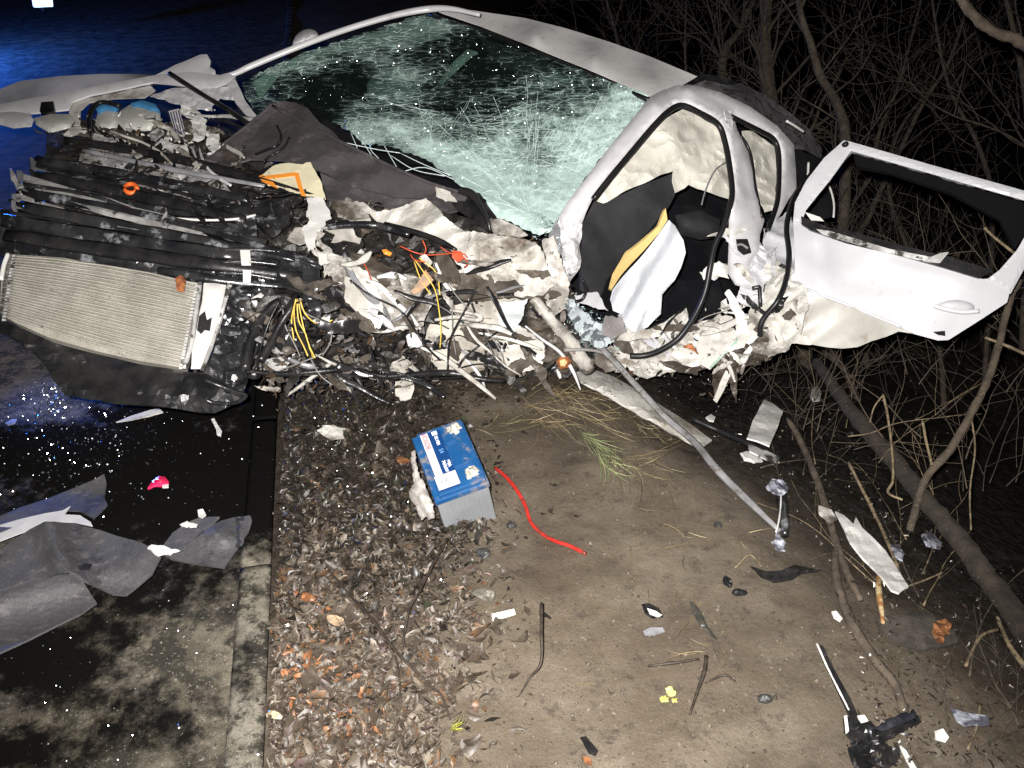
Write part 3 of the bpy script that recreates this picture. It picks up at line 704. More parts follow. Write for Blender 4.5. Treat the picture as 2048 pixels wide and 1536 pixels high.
tube('windscreen_trim', [(860,29,0),(960,60,0),(1080,108,0),(1200,157,0),(1296,198,0)], M_rubber, .010, c, lambda o: (lambda x, y: ROOF(x, y - 3) + Vector((0, -.02, -.005))), seg=6)
REAR = DP([(1350,160,4.0),(1480,165,4.4),(1560,215,4.5),(1645,300,4.5),(1600,300,4.0),(1480,200,3.8)])
patch('rear_roof_panel', [(1345,168),(1380,158),(1420,156),(1480,166),(1530,190),(1580,225),(1620,260),(1645,298),(1643,318),(1610,300),(1588,296),(1550,255),(1480,208),(1420,182)], mat('shaded_dusty_paint', (0.16,0.155,0.16), (0.10,0.095,0.10), 14, dirt=(0.05,0.045,0.04), dscale=20, rough=.5, grain=.35), REAR, c, res=10, smooth=True, thick=.0015)  # white roof falling into shadow, the shade put into dark grey paint
patch('roof_tear', [(1350,166),(1368,154),(1400,148),(1440,152),(1478,165),(1440,172),(1400,170)], M_black, DP([(1350,160,3.85),(1480,165,4.2),(1400,150,4.1)]), c, res=9, crumple=.01)
patch('dark_car_rear', [(1590,296),(1640,318),(1668,370),(1672,432),(1640,440),(1600,425),(1594,380)], M_dark, DP([(1590,300,4.2),(1660,430,4.1),(1640,320,4.3)]), c, res=16)  # black sheet for the dark rear of the car
tube('rear_bright_strip', [(1655,365,0),(1663,385,0),(1668,410,0),(1667,435,0)], M_clean, .005, c, lambda o: DP([(1590,300,4.1),(1660,430,4.0),(1640,320,4.2)]), seg=6)
tube('rear_bright_strip', [(1617,325,0),(1616,350,0)], M_clean, .006, c, lambda o: DP([(1590,300,4.1),(1660,430,4.0),(1640,320,4.2)]), seg=6)
tube('roof_drip_strip', [(1573,242,.02),(1590,252,.02),(1608,264,.02)], M_clean, .006, c, WO, seg=6)

# near windscreen pillar with its torn foot
patch('windscreen_pillar', [(1302,192),(1330,178),(1352,184),(1347,212),(1318,238),(1290,264),(1255,308),(1220,350),(1187,394),(1172,425),(1165,445),(1158,470),(1140,485),(1118,452),(1117,432),(1132,408),(1165,365),(1220,292),(1262,240)], M_white, WO(.0), c, res=7, bulge=.022, brad=11, thick=.03, smooth=True, fold=.003, fs=9)
patch('pillar_foot', [(1117,432),(1140,440),(1165,448),(1160,490),(1164,520),(1155,545),(1142,570),(1120,575),(1100,560),(1108,540),(1125,520),(1120,490),(1098,478),(1110,455)], M_white, WO(-.01), c, res=8, crumple=.022, cs=16, bulge=.02)
patch('torn_hinge_plate', [(1098,470),(1112,440),(1120,455),(1124,500),(1112,530),(1100,505)], M_silver, WO(.03), c, res=7, crumple=.008)
# roof rail and rear pillar
patch('roof_rail', [(1330,180),(1352,170),(1395,172),(1440,184),(1500,213),(1555,252),(1588,290),(1592,340),(1593,376),(1578,398),(1560,430),(1545,452),(1533,470),(1530,460),(1543,425),(1556,400),(1561,360),(1563,320),(1557,290),(1545,270),(1500,246),(1466,229),(1475,262),(1455,268),(1437,243),(1400,222),(1368,206),(1345,212),(1325,226),(1318,222)], M_white, WO(.0), c, res=7, bulge=.022, brad=11, thick=.03, smooth=True, fold=.005, fs=9)
# centre pillar
patch('centre_pillar', [(1436,238),(1455,222),(1470,250),(1482,275),(1496,303),(1505,340),(1512,375),(1521,410),(1529,442),(1520,470),(1518,500),(1505,520),(1495,540),(1502,560),(1488,575),(1470,570),(1455,545),(1457,500),(1458,420),(1467,382),(1463,330),(1455,285)], M_white, WO(.02), c, res=7, bulge=.02, brad=9, thick=.03, smooth=True, fold=.010, fs=9)
patch('pillar_crease', [(1449,222),(1462,222),(1466,245),(1464,256),(1452,250)], M_white, WO(.05), c, res=6, crumple=.01, cs=30)
patch('striker_plate', [(1473,478),(1495,478),(1503,505),(1488,510),(1476,500)], M_black, WO(.052), c, res=6, crumple=.004)
tube('door_striker', [(1474,490,.06),(1484,489,.065),(1496,497,.06)], M_silver, .005, c, WO, seg=6)
patch('lower_pillar_panel', [(1470,495),(1520,480),(1532,500),(1535,540),(1528,570),(1500,565),(1480,540)], M_door, WO(.0), c, res=8, crumple=.014, cs=13)
# seals
tube('door_seal', [(1187,398,.04),(1220,356,.04),(1255,314,.04),(1285,278,.045),(1312,247,.05),(1338,222,.05),(1364,211,.05),(1400,226,.05),(1436,249,.05),(1450,285,.055),(1460,341,.06),(1464,389,.06),(1456,423,.06),(1444,460,.055),(1429,492,.05),(1420,535,.06),(1412,577,.07),(1400,610,.09),(1382,643,.10),(1355,678,.10),(1320,701,.09),(1289,711,.08),(1260,712,.06)], M_rubber, .0115, c, WO, seg=10, n=8, label='long black rubber seal hanging loose from the front door opening')
tube('door_seal', [(1462,233,.04),(1494,249,.04),(1522,263,.04),(1547,278,.04),(1557,304,.04),(1558,355,.04),(1555,400,.03),(1546,432,.02),(1535,462,.02)], M_rubber, .0105, c, WO, seg=10)
tube('door_seal', [(1481,270,.03),(1497,296,.03),(1505,330,.03),(1510,372,.03),(1524,435,.03)], M_rubber, .006, c, WO, seg=8)
# curtain airbag
patch('curtain_airbag', [(1187,400),(1215,366),(1255,322),(1290,284),(1312,256),(1345,228),(1366,218),(1400,232),(1434,255),(1447,290),(1456,340),(1460,397),(1430,388),(1395,377),(1378,368),(1370,376),(1352,385),(1347,362),(1348,342),(1320,352),(1280,370),(1240,388),(1216,403),(1208,406)], M_curtain, WO(-.10), c, res=6, crumple=.010, cs=10, ani=(.5, .8), fold=.035, fs=3.4, thick=.004)
patch('curtain_airbag', [(1484,262),(1505,262),(1530,276),(1548,292),(1554,340),(1552,395),(1546,420),(1530,424),(1517,400),(1509,360),(1502,315)], M_curtain, WO(-.08), c, res=6, crumple=.012, cs=9, ani=(.5, .8), fold=.015, fs=8, thick=.004)
tube('trim_strip', [(1452,324,.0),(1432,338,.0),(1418,362,.0),(1408,390,-.0),(1403,410,.0)], M_silver, .004, c, WO, seg=6, flat=.5)
# interior seen through the door opening
patch('dashboard_side', [(1166,446),(1188,402),(1212,404),(1280,372),(1347,346),(1352,385),(1340,410),(1320,440),(1270,500),(1232,560),(1212,590),(1190,600),(1160,580),(1162,520)], M_charc, WO(-.12), c, res=12, fold=.02, fs=5, smooth=True, thick=.02)
patch('dashboard_side', [(1330,420),(1300,460),(1262,500),(1215,560),(1195,615),(1225,620),(1260,540),(1320,470)], M_dark, WO(-.07), c, res=12, fold=.01, fs=5, smooth=True)
patch('yellow_foam_strip', [(1331,416),(1335,440),(1318,466),(1289,499),(1262,527),(1241,552),(1221,582),(1229,552),(1255,506),(1290,478),(1317,452)], M_foam, WO(.0), c, res=8, thick=.015, smooth=True, crumple=.003)
patch('airbag', [(1337,440),(1350,452),(1366,480),(1371,505),(1362,535),(1350,560),(1336,575),(1325,590),(1322,628),(1296,655),(1270,665),(1256,662),(1247,645),(1243,630),(1226,622),(1222,600),(1228,580),(1243,560),(1269,528),(1300,490)], M_airbag, WO(.06), c, res=5, bulge=.015, ani=(1.2, .22), crumple=.006, cs=14, fold=.020, fs=8, thick=.004, smooth=True, label='deflated white airbag hanging out of the front door opening')
patch('seat_cushion', [(1355,560),(1440,560),(1455,620),(1400,660),(1330,650),(1325,610)], M_dark, WO(-.12), c, res=12, bulge=.04, smooth=True)
patch('seat_frame_hump', [(1350,430),(1400,420),(1440,440),(1440,475),(1400,480),(1360,470)], M_charc, WO(-.3), c, res=12, bulge=.06, smooth=True)
patch('torn_foam', [(1398,548),(1420,530),(1440,523),(1457,535),(1458,555),(1440,552),(1425,558),(1408,560)], M_clean, WO(-.02), c, res=7, crumple=.016, cs=22, rag=3)
patch('torn_foam', [(1440,605),(1452,596),(1460,610),(1455,628),(1444,622)], M_clean, WO(-.0), c, res=6, crumple=.012, cs=25, rag=2)
# sill and floor remains below the opening
patch('crushed_sill', [(1222,668),(1262,672),(1300,662),(1335,640),(1370,620),(1380,655),(1400,645),(1440,630),(1468,640),(1455,690),(1420,735),(1380,738),(1345,740),(1300,760),(1262,748),(1235,715)], M_cream, WO(-.03), c, res=8, crumple=.026, cs=13, rag=3, thick=.006)
patch('sill_panel', [(1386,672),(1412,646),(1475,662),(1477,678),(1420,738),(1400,728)], M_cream, WO(.04), c, res=9, crumple=.006, cs=10, thick=.008)
tube('broken_glass_edge', [(1476,680,.05),(1448,708,.05),(1420,736,.05)], mat('green_glass_edge', (0.30,0.48,0.36), rough=.2), .004, c, WO, seg=5)
patch('rust_stain_plate', [(1368,690),(1385,684),(1398,705),(1392,730),(1372,728)], M_rust, WO(.035), c, res=7, crumple=.01, rag=2)
patch('torn_floor', [(1440,690),(1520,680),(1560,690),(1540,720),(1500,730),(1450,770),(1430,800),(1425,760)], M_mudpart, WO(-.03), c, res=9, crumple=.03, cs=14, rag=4)
patch('bent_bracket', [(1482,712),(1500,690),(1505,698),(1490,726),(1478,730)], M_clean, WO(.03), c, res=6, crumple=.006)
patch('bent_bracket', [(1425,800),(1440,765),(1452,740),(1462,748),(1448,778),(1432,806)], M_cream, WO(.03), c, res=6, crumple=.006)
tube('hinge_bracket', [(1504,577,.08),(1518,574,.08),(1519,578,.08),(1521,614,.08)], M_black, .008, c, WO, n=3, seg=6)

# rear door, hanging open
door = patch('rear_door', [(1588,478),(1586,440),(1590,405),(1612,362),(1648,316),(1687,282),(1860,330),(2060,386),(2075,384),(2075,520),(2045,555),(2018,590),(2014,605),(1965,637),(1897,680),(1876,681),(1828,668),(1800,657),(1740,632),(1690,610),(1640,588),(1612,580),(1590,545)],
      M_door, WO(.03), c, res=16, smooth=True, thick=.0, seed=3) if False else None
DOORP = DP([(1588,478,3.22),(1590,405,3.26),(1687,282,3.30),(2060,386,2.92),(2018,590,2.93),(1897,680,3.0),(1800,657,3.04),(1612,580,3.18),(1700,690,3.2),(1750,500,3.05),(1950,560,2.93),(1900,612,2.95)])
def DO(off): 
    def f(x, y):
        p = DOORP(x, y); return p + (CAM - p).normalized() * off
    return f
def wavy(x, y): return .012 * math.sin((x - 1588) / 90 + (y - 500) / 60) + .02 * blob(x, y, 1800, 560, 130, 30) - .03 * blob(x, y, 1640, 520, 30, 60)
door = patch('rear_door', [(1588,478),(1586,440),(1600,446),(1620,462),(1692,487),(1811,515),(1880,535),(1965,558),(1980,557),(2000,548),(2022,560),(2018,590),(2014,605),(1965,637),(1897,680),(1876,681),(1828,668),(1800,657),(1740,632),(1690,610),(1640,588),(1612,580),(1590,545)],
      M_door, DO(0), c, res=10, smooth=True, thick=.02, fold=.004, fs=5, field=wavy, label='white rear door torn back and hanging open on its hinges')
patch('window_frame', [(1586,442),(1590,405),(1612,362),(1648,316),(1687,281),(1700,283),(1860,329),(2080,390),(2080,410),(1860,347),(1702,302),(1662,358),(1612,420),(1603,445)], M_door, DO(.002), door, res=8, thick=.025, bulge=.004, brad=6)
patch('window_frame', [(1975,558),(1999,540),(2034,500),(2060,455),(2085,400),(2095,410),(2085,470),(2050,535),(2021,588),(2000,570)], M_door, DO(.002), door, res=9, thick=.025, bulge=.004, brad=6)
patch('window_trim', [(1706,306),(1860,350),(2070,412),(2060,452),(2030,498),(2000,440),(1900,385),(1780,345),(1712,332)], mat('matt_black_trim', (0.004,0.004,0.005), rough=.9, spec=.1), DO(-.03), door, res=14, thick=.02)
patch('window_ledge', [(1602,432),(1625,442),(1660,455),(1700,462),(1860,505),(1895,512),(1985,540),(1960,557),(1880,533),(1811,514),(1692,486),(1622,460),(1603,448)], M_black, DO(.012), door, res=9, thick=.01)
patch('silver_ledge_strip', [(1632,458),(1660,462),(1780,498),(1862,514),(1880,506),(1898,504),(1880,526),(1856,524),(1760,502),(1690,482),(1645,468)], M_alu, DO(.022), door, res=8, thick=.006, smooth=True)
patch('window_ledge_clip', [(1610,424),(1640,434),(1648,442),(1622,440)], M_clean, DO(.02), door, res=6)
patch('folded_lower_panel', [(1600,572),(1640,588),(1690,608),(1740,631),(1800,655),(1826,666),(1798,662),(1775,672),(1743,682),(1715,694),(1685,697),(1655,694),(1623,688),(1586,671),(1560,640),(1575,600)], mat('dusty_inner_door', (0.47,0.46,0.425), (0.37,0.355,0.32), 5, dirt=(.28,.25,.21), dscale=14, dlo=.55, dhi=.7, rough=.45, spec=.6), DO(.008), door, res=10, thick=.012, smooth=True, crumple=.006, cs=6, fold=.012, fs=5)
tube('door_crease', [(1612,578,0),(1680,604,0),(1740,628,0),(1802,654,0)], M_door, .006, door, lambda o: DO(.014), seg=6)
hd = patch('door_handle', [(1872,608),(1888,601),(1915,599),(1940,604),(1952,614),(1940,626),(1912,627),(1885,622)], M_door, DO(.012), door, res=6, bulge=.02, smooth=True, thick=.006, round_=1)
tube('handle_grip', [(1868,611,0),(1890,618,0),(1925,624,0),(1958,622,0)], M_white, .008, hd, lambda o: DO(.030), seg=8)
patch('lock_hole', [(1866,664),(1890,662),(1891,672),(1876,670)], M_black, DO(.012), door, res=6, thick=.003)
tube('door_edge_seal', [(1692,288,.03),(1648,316,.03),(1610,364,.03),(1588,395,.03),(1577,430,.04),(1573,462,.05),(1578,510,.06),(1572,560,.07),(1556,601,.08),(1530,633,.08),(1521,652,.08),(1520,672,.07)], M_rubber, .0105, c, WO, seg=10, n=8, label='black rubber seal looping down the front edge of the rear door')
# crumpled hinge zone
for i, (q, mm, o, cr) in enumerate([
    ([(1528,478),(1545,445),(1580,420),(1590,470),(1592,540),(1612,582),(1575,600),(1550,575),(1535,540)], M_door, .0, .012),
    ([(1528,530),(1550,520),(1585,540),(1610,580),(1612,620),(1600,660),(1580,690),(1550,660),(1530,620),(1525,570)], M_cream, .035, .022),
    ([(1492,540),(1520,525),(1540,560),(1535,600),(1510,620),(1475,600),(1480,565)], M_door, .02, .02),
    ([(1505,600),(1545,610),(1590,640),(1575,700),(1535,715),(1505,700),(1490,650)], M_muddy, .03, .022),
    ([(1470,645),(1500,655),(1520,672),(1498,690),(1476,676)], M_clean, .04, .012),
    ([(1570,560),(1605,575),(1615,610),(1605,650),(1590,640),(1595,600)], M_cream, .05, .01)]):
    patch('crumpled_hinge_panel', q, mm, WO(o), c, res=6, crumple=cr * 1.2, cs=9, fold=.015, fs=7, rag=1.5, seed=i, smooth=(i % 2 == 0))

# ---- far wing and bonnet edge, upper left
patch('far_wing', [(-20,186),(40,162),(120,152),(200,148),(280,148),(325,152),(340,160),(240,180),(120,200),(40,216),(-20,220)], mat('shadowed_wing_paint', (0.36,0.36,0.40), (0.26,0.26,0.29), 4, rough=.5, grain=.15), DP([(0,190,4.9),(300,150,5.1),(100,200,4.6),(300,175,4.6)]), c, res=12, smooth=True, thick=.01)  # white wing with its shadow put into a greyer paint
patch('wing_rail', [(-20,212),(60,197),(120,187),(200,170),(260,159),(312,150),(380,143),(440,150),(455,146),(472,153),(456,166),(430,174),(360,170),(305,164),(232,180),(180,190),(145,203),(136,218),(100,222),(60,226),(30,224),(-20,238)], M_white, WO(.05), c, res=9, thick=.01, bulge=.012, smooth=True)
patch('bonnet_hinge_panel', [(308,152),(350,130),(400,110),(414,109),(422,122),(420,134),(430,140),(432,152),(405,156),(360,154)], M_white, WO(.02), c, res=8, crumple=.004, thick=.012, bulge=.01)
patch('scuttle_bracket', [(300,192),(345,176),(385,172),(430,176),(460,170),(480,182),(470,200),(440,196),(425,212),(424,222),(370,212),(335,202)], M_white, WO(.03), c, res=8, crumple=.012, cs=18)
patch('scuttle_bracket', [(452,164),(470,158),(480,178),(490,200),(508,225),(524,244),(514,248),(490,228),(468,200)], M_white, WO(.05), c, res=7, crumple=.006, thick=.012)
tube('wiper_arm', [(338,146,.10,.012),(372,168,.10,.012),(410,192,.10,.011),(450,216,.10,.012),(500,250,.09,.012)], M_black, .01, c, WO, seg=6, flat=.6)
patch('lamp_housing', [(-20,226),(30,223),(60,228),(68,240),(62,252),(25,256),(-20,244)], M_white, WO(.08), c, res=8, bulge=.02, smooth=True)
patch('washer_tank', [(68,236),(100,228),(140,228),(150,242),(140,256),(100,266),(72,250)], M_tank, WO(.07), c, res=8, bulge=.04, smooth=True, thick=.02)
patch('relay_box', [(82,204),(106,202),(109,222),(94,226),(79,222)], M_black, WO(.09), c, res=6, thick=.02)
for q, cap in (([(196,222),(215,214),(236,218),(238,245),(232,262),(205,264),(190,250)], [(190,215),(205,205),(225,208),(238,215),(232,224),(212,220),(196,226)]),
               ([(240,222),(262,208),(295,206),(320,222),(322,248),(300,262),(250,262),(236,246)], [(262,206),(285,200),(310,208),(320,222),(300,222),(280,214),(262,212)])):
    t_ = patch('fluid_reservoir', q, M_tank, WO(.03), c, res=8, bulge=.06, smooth=True, thick=.03)
    patch('blue_cap', cap, M_blue, WO(.075), t_, res=6, bulge=.015, smooth=True, thick=.012)
tube('black_hose', [(180,262,.09),(178,240,.09),(186,216,.09),(205,205,.09),(240,212,.09)], M_rubber, .012, c, WO)
patch('inner_wing_panel', [(142,210),(150,200),(230,185),(300,170),(310,180),(290,196),(240,196),(180,205),(160,222),(160,250),(145,250),(138,225)], M_cream, WO(.02), c, res=9, crumple=.008)
# vehicle data sticker with black bars
lb = patch('striped_sticker', [(337,222),(358,217),(371,266),(368,272),(352,270)], M_label, WO(.10), c, res=7, thick=.003)
for k in range(4):
    a0 = 340 + k * 5.2
    patch('printed_bar', [(a0, 224 - k), (a0 + 2.2, 223.5 - k), (a0 + 14, 267 + (k > 1)), (a0 + 11.8, 268)], M_inkk, WO(.105), lb, res=8, thick=.001)
for i, (q, mm, o) in enumerate([
    ([(360,238),(385,240),(412,250),(410,275),(395,282),(370,272),(362,256)], M_clean, .08), ([(412,262),(438,268),(442,296),(425,302),(412,290)], M_clean, .11),
    ([(318,272),(342,286),(375,294),(378,306),(345,302),(325,292)], M_clean, .08), ([(298,268),(315,255),(328,262),(325,280),(308,292)], M_alu, .07),
    ([(362,210),(400,224),(412,240),(408,248),(380,236),(362,226)], M_clean, .07), ([(285,228),(308,222),(310,236),(288,240)], M_alu, .10),
    ([(160,250),(188,262),(180,276),(150,266)], M_scrapd, .06), ([(180,272),(235,276),(232,284),(185,280)], M_alu, .07)]):
    patch('broken_bracket', q, mm, WO(o), c, res=6, crumple=.010, cs=20, rag=1.5, thick=.006, seed=i)
# big folded dusty cowl panel
patch('cowl_panel', [(410,318),(440,296),(480,262),(520,228),(545,208),(566,202),(590,205),(615,216),(640,246),(665,262),(690,290),(740,312),(780,330),(830,355),(880,372),(938,386),(930,402),(860,398),(790,394),(700,370),(650,345),(600,326),(560,320),(500,318),(460,330)], M_cowl, WO(.07), c, res=11, smooth=False, thick=.008, fold=.012, fs=5, field=lambda x, y: .05 * math.exp(-((x - 545 + (y - 205) * 1.15) / 22) ** 2) + .04 * blob(x, y, 620, 240, 40, 40))
patch('cowl_panel', [(640,345),(700,372),(790,396),(930,402),(955,410),(900,424),(800,420),(720,404),(655,398),(648,372)], M_cowl, WO(.04), c, res=11, thick=.008, fold=.02, fs=6, crumple=.004)
tube('cowl_edge', [(415,312,.09),(470,272,.10),(520,232,.11),(545,208,.11)], M_cowl, .010, c, WO, seg=6)
tube('cowl_edge', [(545,212,.11),(640,262,.10),(760,322,.09),(860,366,.09),(935,388,.09)], M_cowl, .007, c, WO, seg=6)
patch('scuttle_grille', [(930,378),(960,388),(975,410),(990,432),(1000,460),(975,462),(945,440),(910,420),(900,404),(925,400)], M_black, WO(.04), c, res=9, crumple=.014)
tube('wiper_arm', [(920,380,.10,.016),(942,388,.10,.018),(958,408,.10,.012),(975,440,.10,.008),(980,462,.08,.006)], M_black, .01, c, WO, seg=6)
patch('scuttle_corner', [(975,440),(1000,436),(1040,455),(1055,470),(1040,474),(990,466)], M_muddy, WO(.06), c, res=7, crumple=.012)
patch('torn_insulation', [(870,372),(900,384),(912,400),(890,402),(872,392)], M_cream, WO(.10), c, res=6, crumple=.012, rag=2)
# yellow board with orange tape
ib = patch('insulation_board', [(518,354),(533,340),(545,330),(580,326),(604,328),(620,324),(640,360),(652,396),(610,390),(560,374),(535,368)], M_paper, WO(.13), c, res=10, crumple=.004, cs=8, thick=.006, rag=1.5, label='pale yellow board with orange edging lying on the crushed engine')
patch('orange_tape', [(516,353),(524,349),(536,356),(548,366),(556,376),(536,368),(524,362)], M_orange, WO(.14), ib, res=6, thick=.003)
patch('orange_tape', [(530,351),(560,348),(590,344),(596,350),(560,355),(532,357)], M_orange, WO(.14), ib, res=6, thick=.003)
patch('orange_tape', [(588,345),(597,345),(604,372),(612,392),(602,390),(594,368)], M_orange, WO(.14), ib, res=6, thick=.003)
# long beams across the engine bay
tube('bonnet_lock_beam', [(130,280,.10,.018),(250,298,.10,.02),(400,328,.11,.02),(520,362,.12,.018),(650,400,.12,.012)], M_black, .02, c, WO, seg=8, flat=.6)
patch('intake_casting', [(165,290),(230,292),(330,312),(400,332),(440,352),(470,392),(400,400),(330,395),(260,370),(190,345),(160,320)], M_alu, WO(.03), c, res=9, crumple=.018, cs=16)
for x, y in ((249,320),(275,318),(298,330),(232,330)):
    patch('round_bolt', [(x + 10 * math.cos(a), y + 9 * math.sin(a)) for a in np.linspace(0, 6.28, 9)[:-1]], M_alu, WO(.06), c, res=5, bulge=.018, smooth=True, thick=.01)
q = [(262 + 12 * math.cos(a), 377 + 9 * math.sin(a), .13) for a in np.linspace(0.4, 6.4, 12)]
tube('orange_ring', q, M_orange2, .009, c, WO, n=3, seg=8, label='bright orange sealing ring on the front beam')
patch('upper_beam', [(60,315),(110,330),(200,352),(300,378),(400,402),(412,425),(330,420),(220,392),(120,362),(58,342)], M_blackgl, WO(.07), c, res=10, crumple=.008, thick=.02)
patch('beam_tip', [(60,313),(72,322),(70,334),(100,344),(118,350),(80,346),(62,336)], M_silver, WO(.10), c, res=6)
patch('lower_beam', [(375,385),(440,392),(520,402),(572,396),(582,410),(576,450),(540,470),(520,450),(510,436),(440,410),(390,396)], M_blackgl, WO(.08), c, res=9, crumple=.014, cs=12, thick=.02)
patch('silver_rail', [(33,347),(48,348),(90,360),(150,378),(220,396),(272,415),(330,428),(360,438),(395,458),(415,472),(360,458),(300,442),(220,424),(150,405),(80,386),(40,372)], M_alu, WO(.11), c, res=8, thick=.02, crumple=.003)
patch('silver_rail', [(25,388),(40,388),(80,402),(122,414),(150,428),(110,424),(60,418),(24,414)], M_alu, WO(.11), c, res=8, thick=.02, crumple=.003)
patch('silver_rail', [(220,441),(260,444),(330,455),(370,464),(400,476),(424,483),(380,476),(300,464),(235,452)], M_fins, WO(.12), c, res=7, thick=.015, crumple=.004)
patch('rail_end_cap', [(33,340),(44,342),(46,372),(36,376)], M_silver, WO(.13), c, res=6, thick=.02)
patch('rail_end_cap', [(24,388),(32,388),(31,415),(22,412)], M_silver, WO(.13), c, res=6, thick=.02)
tube('chrome_lip', [(352,437,.12),(400,440,.12),(440,440,.12),(480,437,.12),(511,430,.12)], M_clean, .005, c, WO, seg=6)
patch('lamp_bracket', [(420,446),(470,446),(510,434),(514,470),(505,498),(470,486),(430,468)], M_chrome, WO(.10), c, res=7, crumple=.01)
patch('bumper_beam', [(-20,415),(60,424),(120,430),(220,446),(320,462),(430,486),(480,500),(560,515),(636,532),(638,556),(636,584),(560,575),(480,566),(400,562),(300,545),(180,528),(60,505),(-20,498)], M_blackgl, WO(.06), c, res=12, thick=.03, fold=.02, fs=6, crumple=.006, field=lambda x, y: .03 * math.sin((y - 415 - .17 * x) / 16))
for a, b_, r_ in (((330,440),(640,528),.010),((352,446),(642,536),.007),((440,500),(600,508),.009),((440,525),(560,530),.008),((430,545),(560,560),.008)):
    tube('beam_flange', [(a[0],a[1],.13),((a[0]+b_[0])/2,(a[1]+b_[1])/2 - 4,.14),(b_[0],b_[1],.13)], M_blackgl, r_, c, WO, seg=6)
patch('lamp_recess', [(560,520),(600,525),(636,535),(634,578),(600,582),(565,570),(556,545)], M_blackgl, WO(.13), c, res=8, bulge=-.02, thick=.01)
for q in ([(480,500),(500,500),(502,530),(483,530)], [(486,540),(503,540),(501,566),(486,566)]):
    patch('white_cable_strap', q, M_clean, WO(.16), c, res=7, thick=.004)

for k, (x0, y0, x1, y1, rr, mm) in enumerate([(62,320,560,400,.020,M_blackgl),(60,350,520,440,.022,M_black),(33,368,330,424,.010,M_blackgl),(30,382,560,486,.018,M_blackgl),
        (20,412,620,520,.022,M_blackgl),(0,440,520,512,.026,M_blackgl),(0,470,630,552,.024,M_black),(300,540,620,572,.012,M_blackgl),(150,300,560,372,.010,M_silver),(170,346,430,402,.008,M_black)]):
    mx, my = (x0 + x1) / 2, (y0 + y1) / 2 + random.uniform(-6, 6)
    tube('beam_rib', [(x0 + random.uniform(0, 20), y0, .10 + .01 * (k % 3), rr), (mx, my, .115, rr * 1.1), (x1 - random.uniform(0, 60), y1, .12, rr * .8)], mm, rr, c, WO, seg=8, flat=.35, rough=.12)
# ---- radiator
RADP = lambda o: (lambda x, y: P(x, y, W(x, y) - .09 - o))
patch('radiator_core', [(12,508),(60,511),(130,516),(240,538),(330,556),(402,566),(398,620),(390,680),(374,737),(350,733),(280,722),(200,704),(100,676),(30,645),(0,628),(2,560)], M_fins, RADP(-.015), c, res=14, thick=.03, label='bent pale aluminium radiator core with mud spots')
nf = 24
for k in range(nf):
    t = (k + .5) / nf
    top = lambda s: (12 + s * 388, 508 + s * 20 + s * s * 38); bot = lambda s: (s * 372, 630 + 128 * s - 24 * s * s)
    q = []
    for s in np.linspace(0.0, 1.0, 9):
        a, b_ = top(s), bot(s); q.append((a[0] + (b_[0] - a[0]) * t, a[1] + (b_[1] - a[1]) * t + random.uniform(-1, 1), random.uniform(-.002, .003)))
    tube('cooling_tube', q, M_fins, .0042, c, RADP, n=2, seg=5, flat=.7)
# crimped tank on the right, left header
patch('radiator_tank', [(408,566),(430,566),(452,570),(448,600),(436,650),(424,690),(402,738),(382,738),(384,700),(396,640),(404,600)], M_clean, RADP(.01), c, res=8, thick=.03, bulge=.02, smooth=True, crumple=.003, label='white plastic side tank of the radiator, cracked open')
tube('tank_rail', [(400,566,.02),(392,620,.02),(384,680,.02),(368,738,.02)], M_alu, .008, c, RADP, seg=6)
tube('tank_rail', [(458,568,.02),(448,610,.02),(438,650,.02),(420,700,.02),(404,742,.02)], M_alu, .007, c, RADP, seg=6)
tube('header_rail', [(16,508,.02),(8,530,.02),(2,560,.02)], M_clean, .008, c, RADP, seg=6)
patch('tank_crack', [(398,632),(410,622),(414,640),(424,634),(420,662),(410,660),(402,668),(394,660)], M_black, RADP(.034), c, res=6, thick=.002)
V, Fc = [], []
for (x0, y0, x1, y1, n_) in ((394,572,362,736,26),(461,572,424,690,24),(28,512,8,640,20)):
    for i in range(n_):
        t = i / (n_ - 1); p = RADP(.025)(x0 + (x1 - x0) * t, y0 + (y1 - y0) * t)
        box_geo(V, Fc, p, Vector((.005, 0, 0)), Vector((0, .002, .003)), Vector((0, .003, -.002)))
link('crimp_teeth', V, Fc, M_alu, c, False, kind='stuff')
patch('rust_fitting', [(350,556),(362,550),(372,560),(368,584),(354,582)], M_rust, RADP(.03), c, res=5, bulge=.012)
# headlight remains
for i, (q, mm, o, b_) in enumerate([
    ([(452,566),(500,566),(540,570),(560,600),(545,640),(520,690),(500,740),(490,780),(450,770),(410,745),(430,690),(450,620)], M_blackgl, .06, .0),
    ([(466,590),(490,584),(512,580),(526,588),(510,612),(494,620),(470,614)], M_chrome, .10, .01), ([(500,600),(520,586),(528,592),(512,614)], M_clean, .12, .008),
    ([(440,652),(478,652),(482,668),(460,672),(442,668)], M_chrome, .10, .01), ([(430,690),(462,684),(470,700),(450,712),(428,706)], M_chrome, .10, .012),
    ([(455,738),(480,732),(494,745),(490,765),(470,772),(452,766)], M_chrome, .12, .03), ([(463,742),(478,740),(480,758),(466,762)], M_clean, .15, .008),
    ([(484,650),(495,640),(500,665),(490,700),(484,720),(478,690)], M_blackgl, .12, .01)]):
    patch('broken_headlamp', q, mm, WO(o), c, res=7, crumple=.010, cs=16, bulge=b_, seed=i, thick=.006)
tube('headlamp_rim', [(560,600,.12,.02),(520,640,.12,.022),(498,690,.12,.022),(490,740,.12,.018)], M_black, .02, c, WO, seg=8)
